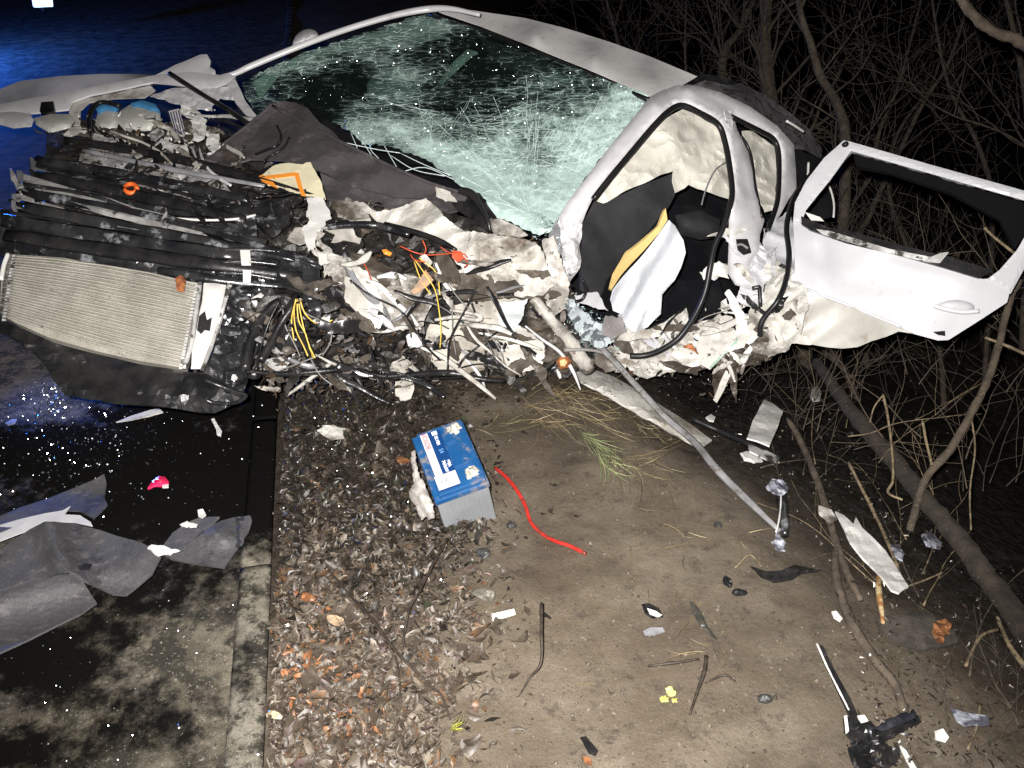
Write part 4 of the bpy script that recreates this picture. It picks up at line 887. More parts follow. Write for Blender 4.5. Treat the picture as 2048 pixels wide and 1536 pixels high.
patch('lower_valance', [(-20,628),(30,650),(100,680),(200,708),(280,725),(370,742),(420,752),(478,768),(492,790),(470,808),(430,826),(380,822),(280,808),(180,800),(130,790),(110,762),(90,728),(40,680),(-20,650)], M_black, WO(.03), c, res=12, fold=.03, fs=5, crumple=.008, thick=.01)
tube('lower_pipe', [(410,760,.08),(440,772,.09),(475,785,.09),(492,792,.08),(470,806,.08),(430,806,.08),(412,800,.08)], M_blackgl, .007, c, WO, seg=6)

# ---- crushed middle
mid = [
 ('strut_plate', [(613,396),(632,392),(650,400),(660,425),(664,436),(650,440),(648,452),(642,450),(642,462),(634,460),(636,475),(630,480),(634,505),(652,508),(656,526),(640,530),(630,492),(616,502),(606,470),(604,455),(620,440),(612,430),(618,412)], M_clean, .15, .006, 0),
 ('crushed_metal', [(650,448),(690,440),(720,455),(730,490),(700,512),(668,508),(652,480)], M_engine, .10, .02, 0),
 ('crushed_metal', [(660,404),(700,400),(730,410),(760,430),(740,450),(700,440),(672,430)], M_muddy, .04, .02, 0),
 ('inner_wing', [(728,424),(760,424),(800,412),(830,402),(853,397),(872,412),(900,440),(925,462),(960,464),(1010,472),(1050,480),(1080,492),(1088,512),(1100,545),(1112,570),(1085,590),(1040,592),(1000,575),(960,552),(920,520),(890,490),(850,466),(800,455),(760,444)], M_cream, .09, .022, 1),
 ('inner_wing', [(870,528),(900,512),(960,540),(1000,562),(1050,580),(960,590),(900,585),(880,560)], M_clean, .06, .012, 0),
 ('muddy_panel', [(905,548),(960,540),(1030,538),(1100,542),(1125,565),(1122,590),(1090,604),(1020,592),(960,602),(920,600),(908,578)], M_mudpart, .10, .012, 0),
 ('crushed_metal', [(648,520),(690,508),(730,520),(770,542),(810,550),(850,560),(870,600),(850,640),(842,655),(780,660),(700,662),(668,652),(690,628),(700,600),(680,570),(655,545)], M_muddy, .07, .035, 1),
 ('crushed_metal', [(690,552),(720,556),(752,570),(764,600),(770,640),(758,660),(712,658),(704,630),(690,600)], M_cream, .12, .012, 1),
 ('crushed_metal', [(760,600),(800,590),(850,570),(862,610),(846,650),(800,660),(770,655)], M_muddy, .12, .02, 1),
 ('crushed_metal', [(700,506),(740,512),(790,540),(800,570),(770,572),(730,540),(704,528)], M_mudpart, .13, .02, 0),
 ('torn_strip', [(655,655),(690,650),(720,658),(680,664)], M_cream, .14, .004, 0),
 ('wheel_arch_liner', [(868,622),(900,610),(960,598),(1000,600),(1052,600),(1046,640),(1030,660),(1060,676),(1090,700),(1082,730),(1040,742),(980,738),(930,748),(880,745),(850,700),(856,660)], M_liner, .06, .02, 1),
 ('liner_flap', [(992,604),(1052,600),(1046,630),(1030,662),(1012,676),(1000,650)], mat('bluish_white_sheet', (0.62,0.68,0.68), (0.5,0.55,0.54), 10, rough=.7), .12, .008, 0),
 ('wheel_arch_liner', [(1000,660),(1040,650),(1090,690),(1084,735),(1040,744),(1010,740),(996,700)], M_cream, .10, .015, 0),
 ('dark_gap', [(852,625),(880,616),(905,600),(910,625),(900,640),(870,648)], M_black, .09, .006, 0),
 ('white_bracket', [(812,672),(828,665),(842,674),(843,690),(830,696),(815,690)], M_clean, .14, .014, 0),
 ('broken_bush', [(780,728),(800,720),(815,728),(814,745),(796,750),(780,742)], M_muddy, .14, .02, 0),
 ('pale_foot_plate', [(790,762),(826,758),(828,778),(822,798),(800,800),(792,785)], M_cream, .10, .004, 0),
 ('crushed_footwell', [(1050,610),(1075,600),(1110,640),(1140,690),(1160,730),(1120,745),(1090,720),(1060,670)], M_mudpart, .02, .03, 0),
 ('glass_crumbs_sheet', [(1125,600),(1150,598),(1165,618),(1190,640),(1215,650),(1225,680),(1200,700),(1170,680),(1150,650)], mat('crushed_glass_heap', (0.45,0.50,0.52), (0.10,0.11,0.12), 30, .48, .55, rough=.3, bump=.006), .06, .02, 0),
 ('torn_cover', [(1150,592),(1196,584),(1206,606),(1215,622),(1180,612),(1155,606)], M_door, .06, .006, 0),
 ('grey_flap', [(1198,665),(1215,630),(1245,636),(1255,664),(1225,680)], mat('grey_torn_plastic', (0.22,0.20,0.20), rough=.6), .09, .01, 0),
 ('crushed_metal', [(1085,480),(1110,470),(1125,520),(1140,560),(1135,610),(1110,630),(1090,600),(1112,570),(1100,540)], M_muddy, .10, .022, 1),
 ('crushed_metal', [(1190,700),(1235,690),(1260,715),(1250,745),(1210,745),(1185,725)], M_muddy, .02, .02, 1),
]
for i, (nm, q, mm, o, cr, fd) in enumerate(mid):
    patch(nm, q, mm, WO(o), c, res=6, crumple=cr * .9, cs=8.5, rag=2.0, fold=.022 * fd, fs=5, thick=.005, seed=i, smooth=(i % 3 != 0))
tube('suspension_arm', [(1066,596,.10,.018),(1090,625,.12,.022),(1115,655,.13,.02),(1145,690,.13,.026),(1168,725,.12,.03),(1180,742,.10,.024)], M_muddy, .02, c, WO, rough=.18)
patch('ball_joint', [(1112,722),(1122,712),(1136,712),(1144,724),(1138,736),(1120,738)], M_rust, WO(.14), c, res=5, bulge=.03, smooth=True, thick=.02)
patch('joint_cap', [(1119,722),(1128,718),(1135,724),(1130,733),(1121,732)], mat('pale_orange_cap', (0.8,0.42,0.2), rough=.5), WO(.175), c, res=4, bulge=.006, smooth=True)
# struts, hoses and cables of the front
tube('front_hose', [(470,740,.10,.009),(560,748,.12,.011),(650,742,.14,.012),(700,738,.14,.013),(760,752,.14,.013),(820,750,.14,.013),(900,746,.13,.014),(960,758,.12,.011),(1010,762,.10,.008)], M_black, .01, c, WO, seg=8)
tube('thick_hose', [(520,722,.14,.016),(540,690,.15,.016),(560,650,.15,.015),(585,612,.15,.014),(590,590,.13,.012)], M_black, .015, c, WO, seg=8)
tube('bent_steel_bar', [(575,790,.10,.010),(610,765,.11,.016),(650,735,.12,.016),(690,708,.12,.010)], M_muddy, .014, c, WO, seg=6, flat=.5)
tube('loop_cable', [(870,640,.15,.006),(910,634,.16,.008),(950,640,.16,.009),(962,636,.15,.009),(950,628,.15,.008),(900,620,.15,.006)], M_muddy, .008, c, WO)
tube('strut_bar', [(770,448,.15,.010),(830,464,.16,.011),(880,482,.16,.011),(912,500,.15,.008)], M_black, .01, c, WO)
tube('strut_bar', [(655,455,.15,.012),(700,450,.15,.015),(760,452,.14,.015),(820,470,.14,.012)], M_blackgl, .01, c, WO)
tube('curved_hose', [(1165,560,.08,.006),(1172,580,.08,.006),(1165,598,.08,.006),(1150,604,.08,.006)], M_rubber, .007, c, WO)
tube('curved_hose', [(1128,700,.16,.008),(1180,700,.16,.006),(1222,712,.14,.006),(1236,728,.13,.005),(1232,745,.12,.005)], M_gwire, .006, c, WO)
ww = [(M_ywire, [[(592,598),(588,625),(592,660),(606,690),(616,712)], [(594,598),(597,640),(612,670),(620,700),(626,718)], [(596,600),(606,650),(618,690),(630,716)], [(592,598),(583,640),(588,680)],
        [(830,520),(850,548),(870,580),(878,620),(882,660),(880,696)], [(828,522),(842,560),(862,590)], [(838,516),(872,545),(880,590)], [(600,600),(612,630),(640,650),(665,640)]]),
      (M_gwire, [[(596,598),(610,625),(640,640),(658,650),(662,680),(645,712)], [(560,740),(600,726),(650,705)], [(565,610),(570,650),(590,690),(600,712)], [(890,560),(920,600),(960,640),(1000,700),(1010,735)], [(905,600),(905,660),(912,710)], [(620,715),(640,750),(665,770)]]),
      (M_rwire, [[(800,492),(830,505),(860,510),(920,506),(935,515)], [(845,480),(852,500),(842,515)], [(905,508),(890,500),(882,495)], [(925,512),(936,526),(928,535)], [(820,508),(830,520),(850,524)], [(722,516),(735,540),(742,560)]]),
      (M_black, [[(560,600),(540,640),(520,700),(512,740)], [(640,600),(600,604),(560,620),(545,650)], [(700,560),(740,590),(800,620),(830,660),(850,690),(880,720)], [(960,560),(930,620),(900,680),(895,740)], [(1000,660),(960,690),(925,720),(915,745)], [(940,600),(960,650),(1000,740)]])]
for mm, L_ in ww:
    for q in L_: tube('loose_wire', [(x, y, .17 + .02 * math.sin(x)) for x, y in q], mm, .0026 if mm != M_black else .004, c, WO, n=5, seg=5)
patch('red_connector', [(905,500),(922,502),(928,516),(915,524),(904,514)], M_rwire, WO(.17), c, res=5, crumple=.006)
patch('orange_clip', [(764,500),(772,498),(784,506),(780,512),(768,508)], M_orange, WO(.16), c, res=5, bulge=.006)
patch('fleshy_duct', [(838,560),(852,540),(866,560),(850,576),(830,590),(822,584)], mat('stained_orange_cloth', (0.5,0.28,0.16), (0.3,0.22,0.16), 30, rough=.8), WO(.17), c, res=6, crumple=.01)
# middle sized torn pieces, each its own part
def jag(x, y, r, el, an, n):
    q = []
    for k in range(n):
        a = 2 * math.pi * k / n; rr = r * random.uniform(.45, 1.15); u, v = math.cos(a) * rr * el, math.sin(a) * rr / el
        q.append((x + u * math.cos(an) - v * math.sin(an), y + u * math.sin(an) + v * math.cos(an)))
    return q
random.seed(21)
def torn(poly, n, rad, ms, off, nm):
    for k in range(n):
        x, y = rand_in(poly); r = random.uniform(*rad)
        patch(nm, jag(x, y, r, random.uniform(1.3, 2.6), random.gauss(.45, .6), random.randint(6, 10)), random.choice(ms), WO(random.uniform(*off)), c, res=max(5, r / 4), crumple=random.uniform(.008, .022), cs=11, fold=random.uniform(0, .02), fs=7, thick=.004, smooth=random.random() < .5, rag=1.5, seed=k)
torn([(640,430),(760,450),(900,490),(1000,540),(1120,560),(1130,700),(1100,740),(900,740),(700,690),(650,600)], 34, (10, 34), [M_muddy, M_cream, M_mudpart, M_mudpart, M_engine, M_muddy, M_black], (.06, .16), 'torn_sheet_piece')
torn([(850,640),(960,650),(1090,690),(1100,745),(900,745),(840,700)], 16, (8, 30), [M_mudpart, M_engine, M_muddy, M_mudpart, M_black], (.10, .15), 'torn_liner_piece')
torn([(560,480),(700,440),(720,520),(660,700),(860,740),(700,780),(520,780),(500,700)], 44, (10, 34), [M_engine, M_black, M_mudpart, M_blackgl, M_mudpart, M_muddy, M_alu], (.08, .15), 'torn_black_piece')
torn([(120,262),(420,240),(480,310),(400,380),(180,320)], 20, (8, 24), [M_black, M_alu, M_engine, M_cream, M_mudpart, M_blackgl], (.06, .12), 'broken_bay_piece')
torn([(20,330),(400,400),(600,400),(620,500),(400,480),(20,430)], 7, (8, 18), [M_black, M_blackgl, M_engine, M_alu], (.10, .14), 'broken_beam_piece')
torn([(1230,670),(1380,640),(1480,610),(1600,600),(1590,690),(1440,740),(1260,750)], 22, (10, 34), [M_cream, M_muddy, M_clean, M_mudpart, M_door], (.0, .07), 'torn_sill_piece')
torn([(1440,440),(1580,520),(1600,640),(1500,640),(1450,540)], 12, (8, 20), [M_door, M_cream, M_door, M_black], (.03, .07), 'torn_hinge_piece')
def ribbons(poly, n, ms, off, nm, ln=(60, 190), wd=(.006, .016), slope=.35):
    for k in range(n):
        x, y = rand_in(poly); a = random.gauss(slope, .5); L_ = random.uniform(*ln); o = random.uniform(*off); w_ = random.uniform(*wd); q = []
        for i in range(5):
            q.append((x, y, o, w_ * random.uniform(.6, 1.2) * (.5 if i in (0, 4) else 1))); a += random.uniform(-.35, .35); x += math.cos(a) * L_ / 4; y += math.sin(a) * L_ / 4; o += random.uniform(-.02, .02)
        tube(nm, q, random.choice(ms), w_, c, WO, seg=6, flat=random.uniform(.10, .3), n=5, rough=.04)
random.seed(5)
ribbons([(650,430),(900,480),(1080,540),(1100,700),(900,720),(680,640)], 20, [M_cream, M_white, M_clean, M_muddy, M_silver, M_black], (.12, .17), 'torn_metal_ribbon')
ribbons([(520,580),(660,620),(860,700),(840,750),(560,760)], 14, [M_black, M_muddy, M_silver, M_blackgl], (.12, .16), 'torn_metal_ribbon', (60, 160))
ribbons([(1240,680),(1460,620),(1560,640),(1420,730)], 9, [M_cream, M_white, M_muddy, M_black], (.02, .07), 'torn_metal_ribbon', (40, 110))
ribbons([(120,250),(400,220),(460,300),(200,300)], 9, [M_black, M_alu, M_white, M_cream], (.08, .12), 'torn_metal_ribbon', (50, 150))
# fine clutter
EP = [(60,260),(430,240),(560,330),(640,400),(600,480),(480,440),(380,400),(160,340)]
MP = [(600,380),(740,400),(900,470),(1100,480),(1150,560),(1200,720),(1100,760),(850,760),(560,790),(500,740),(560,600),(640,560),(600,460)]
UP = [(500,600),(660,640),(860,690),(880,770),(640,800),(520,790)]
scraps('torn_scraps', MP, 170, (.006, .034), M_scrapw, WO, c, (.0, .13), kind='stuff')
scraps('dark_torn_scraps', MP, 420, (.010, .055), M_scrapd, WO, c, (.0, .09), kind='stuff')
scraps('bay_scraps', EP, 260, (.008, .030), M_scrapd, WO, c, (.05, .15), kind='stuff')
scraps('pale_bay_scraps', [(140,230),(430,210),(460,310),(300,300),(160,270)], 120, (.008, .028), M_scrapw, WO, c, (.04, .12), kind='stuff')
scraps('lower_scraps', UP, 420, (.010, .045), M_scrapd, WO, c, (.04, .16), kind='stuff')
scraps('hinge_scraps', [(1380,600),(1500,560),(1590,640),(1560,700),(1440,760),(1240,760),(1220,690)], 80, (.006, .024), M_scrapw, WO, c, (.02, .09), kind='stuff')
scraps('sill_scraps', [(1380,600),(1500,600),(1590,690),(1440,800),(1240,770),(1220,690)], 150, (.008, .035), M_scrapd, WO, c, (.0, .08), kind='stuff')
scraps('footwell_glass', [(1120,590),(1220,640),(1240,700),(1180,710),(1130,640)], 260, (.004, .014), M_shard, WO, c, (.05, .12), kind='stuff')
scraps('pillar_glass', [(1085,430),(1120,440),(1130,520),(1100,560),(1060,480)], 120, (.004, .016), M_shard, WO, c, (.03, .10), kind='stuff')
tangle('dark_cable_tangle', [(500,600),(700,560),(1050,600),(1100,740),(560,780)], 13, (.001, .0032), M_black, WO, c, off=(.10, .19), kind='stuff')
tangle('bay_cable_tangle', [(80,260),(430,230),(640,420),(400,400)], 22, (.003, .007), M_black, WO, c, off=(.06, .13), length=(50, 120), kind='stuff')

# ---- sill strips torn down towards the ditch
def GD(h): return GH(h)
tb = thing('torn_sill_cover', tuple(G(1290, 830)), 'long white sill cover lying beside the mud under the car', 'car panel')
patch('cover_panel', [(1150,745),(1185,738),(1225,752),(1300,796),(1380,848),(1425,880),(1405,896),(1370,880),(1300,842),(1230,800),(1160,762)], M_cream, GD(.045), tb, res=9, bulge=.02, crumple=.004, thick=.008)
tb = thing('bent_metal_strip', tuple(G(1560, 1065)), 'long flat grey metal strip running from the sill down to the mud', 'metal strip')
a = [(1205,698,.22,.012),(1240,735,.18,.013),(1290,790,.12,.013),(1335,838,.08,.013),(1390,885,.06,.013),(1430,935,.05,.014),(1490,995,.035,.013),(1560,1062,.02,.008)]
tube('strip', a, mat('dull_grey_strip', (0.20,0.20,0.205), (0.13,0.13,0.13), 14, dirt=(.09,.075,.06), dscale=18, dlo=.52, dhi=.62, rough=.55, grain=.2), .013, tb, GH, seg=6, flat=.15, rough=.06)
# ================================================================== THE BATTERY
B0 = G(925, 1040, 0.0)
yaw = 0.0
# lid corners seen in the photograph -> rigid box: width axis e1, length axis e2, up axis e3
TL, TR_, BR, BL = P(818,850,2.79), P(918,834,2.78), P(985,976,2.56), P(870,1005,2.545)
e2 = ((TL - BL) + (TR_ - BR)).normalized(); e1 = ((BR - BL) + (TR_ - TL)); e1 = (e1 - e2 * e1.dot(e2)).normalized(); e3 = e1.cross(e2).normalized()
if e3.z < 0: e3 = -e3
cen = (TL + TR_ + BR + BL) / 4
hw, hl, hh = 0.0875, 0.142, 0.085
bt = thing('car_battery', tuple(cen - e3 * .19), 'blue and pale grey car battery standing on the muddy verge', 'battery')
def bx(name, u, v, w_, a, b, d, m, parent, bev=.002, taper=1.0):
    """u,v,w centre in battery axes (w=0 is the lid top), half sizes a,b,d"""
    V, Fc = [], []; box_geo(V, Fc, cen + e1 * u + e2 * v + e3 * w_, e1 * a, e2 * b, e3 * d, taper)
    o = link(name, V, Fc, m, parent, False)
    if bev: bevel(o, bev)
    return o
bx('battery_case', 0, 0, -.120, hw - .004, hl - .005, .090, M_bbody, bt, .004)
bx('lid_rim', 0, 0, -.026, hw, hl, .010, M_blid, bt, .003)
lid = bx('battery_lid', .006, 0, -.0095, hw - .012, hl - .006, .0085, M_blid, bt, .003)
bx('lid_ledge', -hw + .012, 0, -.014, .010, hl - .01, .006, M_blid, bt, .002)
bx('label_panel', -.028, .010, .0006, .034, .112, .0014, M_bblue, bt, .0005)
bx('white_band', -.048, .030, .0025, .0125, .092, .0006, M_label, bt, 0)
bx('warning_label', -.030, -.092, .0027, .034, .028, .0007, M_label, bt, 0)
bx('label_flap', -.030, -.124, -.006, .034, .003, .007, M_bblue, bt, .001)
# carry-handle recess: frame of four ridges round a lower pan
for k in range(9): bx('side_rib', -.060 + k * .015, -hl + .004, -.115, .0022, .0022, .078, M_bbody, bt, 0)
for (u, v, a, b) in ((.030, .052, .026, .003), (.030, -.052, .026, .003), (.006, 0, .003, .052), (.054, 0, .005, .052)):
    bx('recess_ridge', u, v, .0035, a, b, .004, M_blid, bt, .001)
bx('handle_bar', .047, .004, .0058, .0055, .044, .004, M_blid, bt, .002)
def post(u, v, h, r):
    V, Fc = [], []
    pts = [cen + e1 * u + e2 * v + e3 * k for k in (-.002, h * .5, h)]
    tube_geo(pts, [r, r * .96, r * .9], 14, V, Fc); V = [p + Vector([random.uniform(-.0008, .0008) for _ in range(3)]) for p in V]
    return V, Fc
for u, v in ((.052, .104), (.050, -.096)):
    V, Fc = post(u, v, .018, .009); o = link('terminal_post', V, Fc, M_post, bt, True)
    V, Fc = [], []
    for k in range(26):
        an = random.uniform(0, 6.28); rr = random.uniform(.004, .022); pp = cen + e1 * (u + math.cos(an) * rr) + e2 * (v + math.sin(an) * rr) + e3 * random.uniform(0, .012 - rr * .35)
        s = random.uniform(.003, .008); box_geo(V, Fc, pp, (e1 + e2 * random.uniform(-.6, .6)).normalized() * s, (e2 + e3 * random.uniform(-.6, .6)).normalized() * s, (e3 + e1 * random.uniform(-.6, .6)).normalized() * s * .7, .6)
    link('lead_crust', V, Fc, M_post, bt, False, kind='stuff')
# white acid foam running down the left side
V, Fc = [], []
import bmesh
def blobmesh(name, balls, m, parent, n1=10, n2=7, **pr):
    V, Fc = [], []
    for (p, r, sq) in balls:
        b0 = len(V)
        for j in range(n2 + 1):
            th = math.pi * j / n2
            for i in range(n1):
                ph = 2 * math.pi * i / n1; d = Vector((math.sin(th) * math.cos(ph), math.sin(th) * math.sin(ph), math.cos(th) * sq))
                V.append(p + d * r * (1 + .22 * noise.noise(p * 60 + d * 2.0)))
        for j in range(n2):
            for i in range(n1):
                a = b0 + j * n1 + i; b = b0 + j * n1 + (i + 1) % n1; Fc.append((a, b, b + n1, a + n1))
    return link(name, V, Fc, m, parent, True, **pr)
M_acid = mat('white_acid_paste', (0.40, 0.37, 0.345), (0.27, 0.25, 0.23), 30, dirt=(0.2, 0.17, 0.15), dscale=50, dlo=.6, dhi=.7, rough=.8, bump=.003, bscale=90)
patch('acid_crust', [(821,905),(830,900),(834,930),(840,955),(848,962),(856,985),(866,1008),(870,1036),(858,1040),(850,1032),(842,1040),(838,1030),(832,1012),(818,996),(820,980),(828,968),(824,940)], M_acid,
      DP([(820,850,2.77),(825,913,2.67),(868,1008,2.525),(868,1037,2.55),(835,1030,2.57),(819,995,2.60)]), bt, res=4, bulge=.018, crumple=.006, cs=40, fold=.004, fs=20, smooth=True, thick=.01, rag=1)
# lettering
def text(body, u, v, size, m, ang=0.0, w_=.0034, sx=1.0, parent=bt, bold=0.0, name='printed_text'):
    cu = bpy.data.curves.new(name, 'FONT'); cu.body = body; cu.size = size; cu.extrude = .0002; cu.align_x = 'CENTER'; cu.align_y = 'CENTER'; cu.offset = bold; cu.space_character = sx
    o = bpy.data.objects.new(name, cu); COL.objects.link(o); bpy.context.view_layer.update()
    dg = bpy.context.evaluated_depsgraph_get(); me = bpy.data.meshes.new_from_object(o.evaluated_get(dg)); bpy.data.objects.remove(o)
    X = e1 * math.cos(ang) + e2 * math.sin(ang); Y = e3.cross(X)
    V = [cen + e1 * u + e2 * v + e3 * (w_ + p.co.z) + X * p.co.x + Y * p.co.y for p in me.vertices]; Fc = [tuple(p.vertices) for p in me.polygons]
    return link(name, V, Fc, m, parent, False)
text('BOSCH', -.047, .088, .0215, M_ink, R(90), bold=.0003)
text('S4', -.014, .030, .020, M_inkc, R(-90), .0026)
bx('printed_plate', -.014, .112, .0024, .0085, .008, .0005, M_winkw, bt, 0)
text('SILVER', -.014, .078, .0145, M_winkw, R(-90), .0026, bold=.0003)
text('74Ah', -.020, -.026, .0135, M_winkw, R(-90), .0026, bold=.0006)
text('680A', -.006, -.028, .0135, M_winkw, R(-90), .0026, bold=.0006)
text('12V', -.020, -.050, .012, M_winkw, R(-90), .0026, bold=.0006)
for u, v, mm in ((-.046, -.092, M_inkk), (-.032, -.090, M_inkk), (-.034, -.076, M_inky), (-.016, -.106, M_inky), (-.048, -.078, M_inky), (-.018, -.082, M_inkc), (-.040, -.108, M_inky)):
    V, Fc = [], []
    q = [cen + e1 * (u + .0045 * math.cos(a)) + e2 * (v + .0045 * math.sin(a)) + e3 * .004 for a in np.linspace(0, 5.4 if mm is M_inkk else 4.4, 9)]
    tube_geo(q, [.0009 if mm is M_inkk else .0006] * len(q), 4, V, Fc); link('warning_symbol', V, Fc, mm, bt, False)

# ================================================================== DEBRIS ON THE MUD
def single(o, label, cat, group=None): return props(o, label, cat, group)
single(tube('red_cable', [(990,936,.012,.0065),(1010,952,.02,.0065),(1032,978,.014,.0065),(1050,1010,.014,.0065),(1062,1045,.010,.006),(1085,1068,.010,.006),(1110,1082,.014,.006),(1140,1092,.012,.006),(1172,1108,.008,.006)], M_red, .006, None, GH, n=8, seg=10),
       'short length of bright red battery cable lying on the mud right of the battery', 'cable')
single(patch('white_plastic_clip', [(983,1228),(1028,1217),(1031,1226),(985,1240)], M_clean, GH(.012), None, res=9, thick=.006, crumple=.002), 'small flat white plastic strip lying on the mud below the battery', 'plastic strip')
def pebble(x, y, rx, ry, m, label, cat='stone', seed=0, name='dark_stone', hgt=.7):
    p = G(x, y); d = (p - CAM).length; r = rx / F * d
    V, Fc = [], []; n1, n2 = 12, 7
    for j in range(n2 + 1):
        th = math.pi * j / n2
        for i in range(n1):
            ph = 2 * math.pi * i / n1; dd = Vector((math.sin(th) * math.cos(ph), math.sin(th) * math.sin(ph) * ry / rx, math.cos(th) * hgt))
            V.append(p + dd * r * (1 + .35 * noise.noise(dd * 1.7 + Vector((seed, 0, 0)))) + Vector((0, 0, r * .25)))
    for j in range(n2):
        for i in range(n1):
            a = j * n1 + i; b = j * n1 + (i + 1) % n1; Fc.append((a, b, b + n1, a + n1))
    return single(link(name, V, Fc, m, None, False), label, cat)
pebble(966, 1110, 15, 12, M_stone, 'largest dark stone lying on the mud below the battery', seed=1)
pebble(1023, 1053, 10, 8, M_stone, 'small black stone between the battery and the end of the red cable', seed=2)
pebble(1436, 1052, 9, 8, M_stone, 'small dark stone on the mud left of the grey metal strip', seed=3)
pebble(1530, 1400, 13, 9, M_stone, 'dark clod of earth near the yellow petals', 'clod', 4, 'earth_clod')
pebble(1455, 1165, 9, 14, M_rubber, 'black broken clip standing in the mud above the dark leaf', 'clip', 5, 'broken_clip')
pebble(1478, 1188, 16, 7, M_scrapd, 'low dark lump beside the black broken clip', 'clod', 6, 'earth_clod', .4)
pebble(1830, 1275, 62, 44, mat('mossy_stone', (0.05,0.042,0.033), (0.022,0.018,0.014), 24, rough=.9, bump=.012, grain=.3), 'big half buried rounded stone at the foot of the bank', seed=7, name='half_buried_stone', hgt=.2)
zt = thing('broken_switch', tuple(G(1305, 1225)), 'small black and white broken switch on the mud', 'switch')
patch('switch_body', [(1283,1208),(1298,1206),(1318,1216),(1326,1232),(1305,1238),(1290,1228)], M_black, GH(.016), zt, res=6, bulge=.012, thick=.006)
patch('switch_label', [(1294,1216),(1312,1222),(1324,1230),(1316,1234),(1300,1228)], M_clean, GH(.034), zt, res=6, thick=.002)
single(patch('grey_plastic_scrap', [(1286,1262),(1300,1254),(1325,1254),(1330,1262),(1310,1270),(1290,1270)], M_silver, GH(.01), None, res=6, crumple=.004), 'thin grey plastic scrap just below the broken switch', 'scrap')
single(patch('dark_curled_leaf', [(1378,1200),(1388,1206),(1402,1224),(1415,1250),(1436,1278),(1420,1270),(1400,1250),(1385,1228)], mat('blackish_leaf', (0.03,0.03,0.026), (0.06,0.055,0.045), 30, rough=.5), GH(.014), None, res=6, crumple=.008, bulge=.008), 'long dark curled leaf on the mud', 'leaf')
for i, (q, lb_) in enumerate([([(1330,1378),(1342,1374),(1350,1386),(1344,1394),(1334,1390)], 'upper yellow petal on the mud'), ([(1320,1396),(1334,1392),(1338,1402),(1324,1404)], 'lower left yellow petal on the mud'), ([(1344,1398),(1356,1394),(1354,1404),(1346,1406)], 'pale right hand one of the three yellow petals on the mud')]):
    single(patch('yellow_petal', q, M_yleaf, GH(.014), None, res=3, rag=2.2, crumple=.010, seed=i), lb_, 'petal')
single(patch('black_curved_plastic', [(1500,1130),(1530,1142),(1560,1142),(1590,1130),(1640,1140),(1600,1150),(1585,1160),(1545,1166),(1520,1155)], M_black, GH(.02), None, res=7, bulge=.02, crumple=.008), 'curved black plastic piece pressed into the mud below the metal strip', 'plastic piece')
ft = thing('torn_black_boot', tuple(G(1560, 1090)), 'black rubber tube wrapped in clear film at the end of the metal strip', 'rubber tube')
tube('tube_body', [(1556,965,.03,.016),(1563,1000,.03,.018),(1568,1040,.03,.016),(1570,1070,.02,.012)], M_blackgl, .018, ft, GH, seg=9)
patch('film', [(1530,975),(1545,955),(1570,960),(1580,985),(1560,990),(1545,985)], M_film, GH(.06), ft, res=6, crumple=.02, cs=24, rag=2)
patch('film', [(1545,1085),(1555,1064),(1566,1080),(1572,1100),(1556,1102)], M_film, GH(.02), ft, res=6, crumple=.015, cs=24, rag=2)
tube('bright_edge', [(1560,962,.06,.003),(1562,1000,.06,.003),(1558,1040,.055,.003),(1552,1065,.04,.003)], M_clean, .003, ft, GH, seg=5)
st = thing('black_splintered_strip', tuple(G(1680, 1380)), 'black strip with a white splintered edge lying at the foot of the bank', 'plastic strip')
patch('strip_body', [(1634,1288),(1646,1292),(1672,1345),(1700,1395),(1716,1430),(1704,1436),(1690,1408),(1660,1345)], M_black, GH(.025), st, res=8, thick=.01)
tube('splintered_edge', [(1634,1288,.035,.004),(1655,1335,.035,.003),(1680,1385,.035,.003),(1698,1420,.03,.002)], M_clean, .003, st, GH, seg=5, rough=.3)
st = thing('broken_lamp_bracket', tuple(G(1730, 1450)), 'black broken bracket with a blue-black bar in the lower right corner', 'bracket')
patch('bracket_body', [(1688,1436),(1712,1432),(1740,1445),(1752,1470),(1740,1500),(1710,1496),(1694,1470)], M_black, GH(.03), st, res=8, crumple=.02, cs=18, rag=2)
tube('bar', [(1740,1472,.05,.018),(1780,1455,.06,.018),(1832,1432,.06,.013)], mat('blue_black_plastic', (0.014,0.015,0.022), (.03,.03,.035), 40, rough=.35, bump=.004), .018, st, GH, seg=7, flat=.45, rough=.35)
patch('torn_bar_skin', [(1745,1462),(1780,1444),(1835,1428),(1840,1440),(1800,1462),(1770,1486),(1745,1490)], M_black, GH(.055), st, res=6, crumple=.014, rag=3)
patch('torn_bracket_piece', [(1700,1490),(1760,1480),(1800,1500),(1790,1530),(1740,1540),(1710,1520)], M_black, GH(.02), st, res=7, crumple=.03, rag=3)
scraps('bracket_crumbs', [(1680,1420),(1850,1430),(1830,1540),(1700,1540)], 60, (.008,.03), M_scrapd, GW, st, (.01,.05), kind='stuff')
tube('bar_rib', [(1750,1474,.07,.006),(1790,1458,.075,.005),(1830,1440,.07,.004)], M_black, .005, st, GH, seg=6)
patch('bright_chip', [(1688,1432),(1694,1430),(1698,1462),(1692,1468)], M_clean, GH(.05), st, res=6)
patch('bright_chip', [(1714,1432),(1728,1430),(1736,1442),(1722,1446)], M_clean, GH(.05), st, res=6, crumple=.006)
single(patch('white_splinter', [(1800,1490),(1812,1500),(1836,1540),(1826,1545),(1812,1520)], M_clean, GH(.03), None, res=7), 'pale splinter at the bottom edge right of the broken bracket', 'splinter')
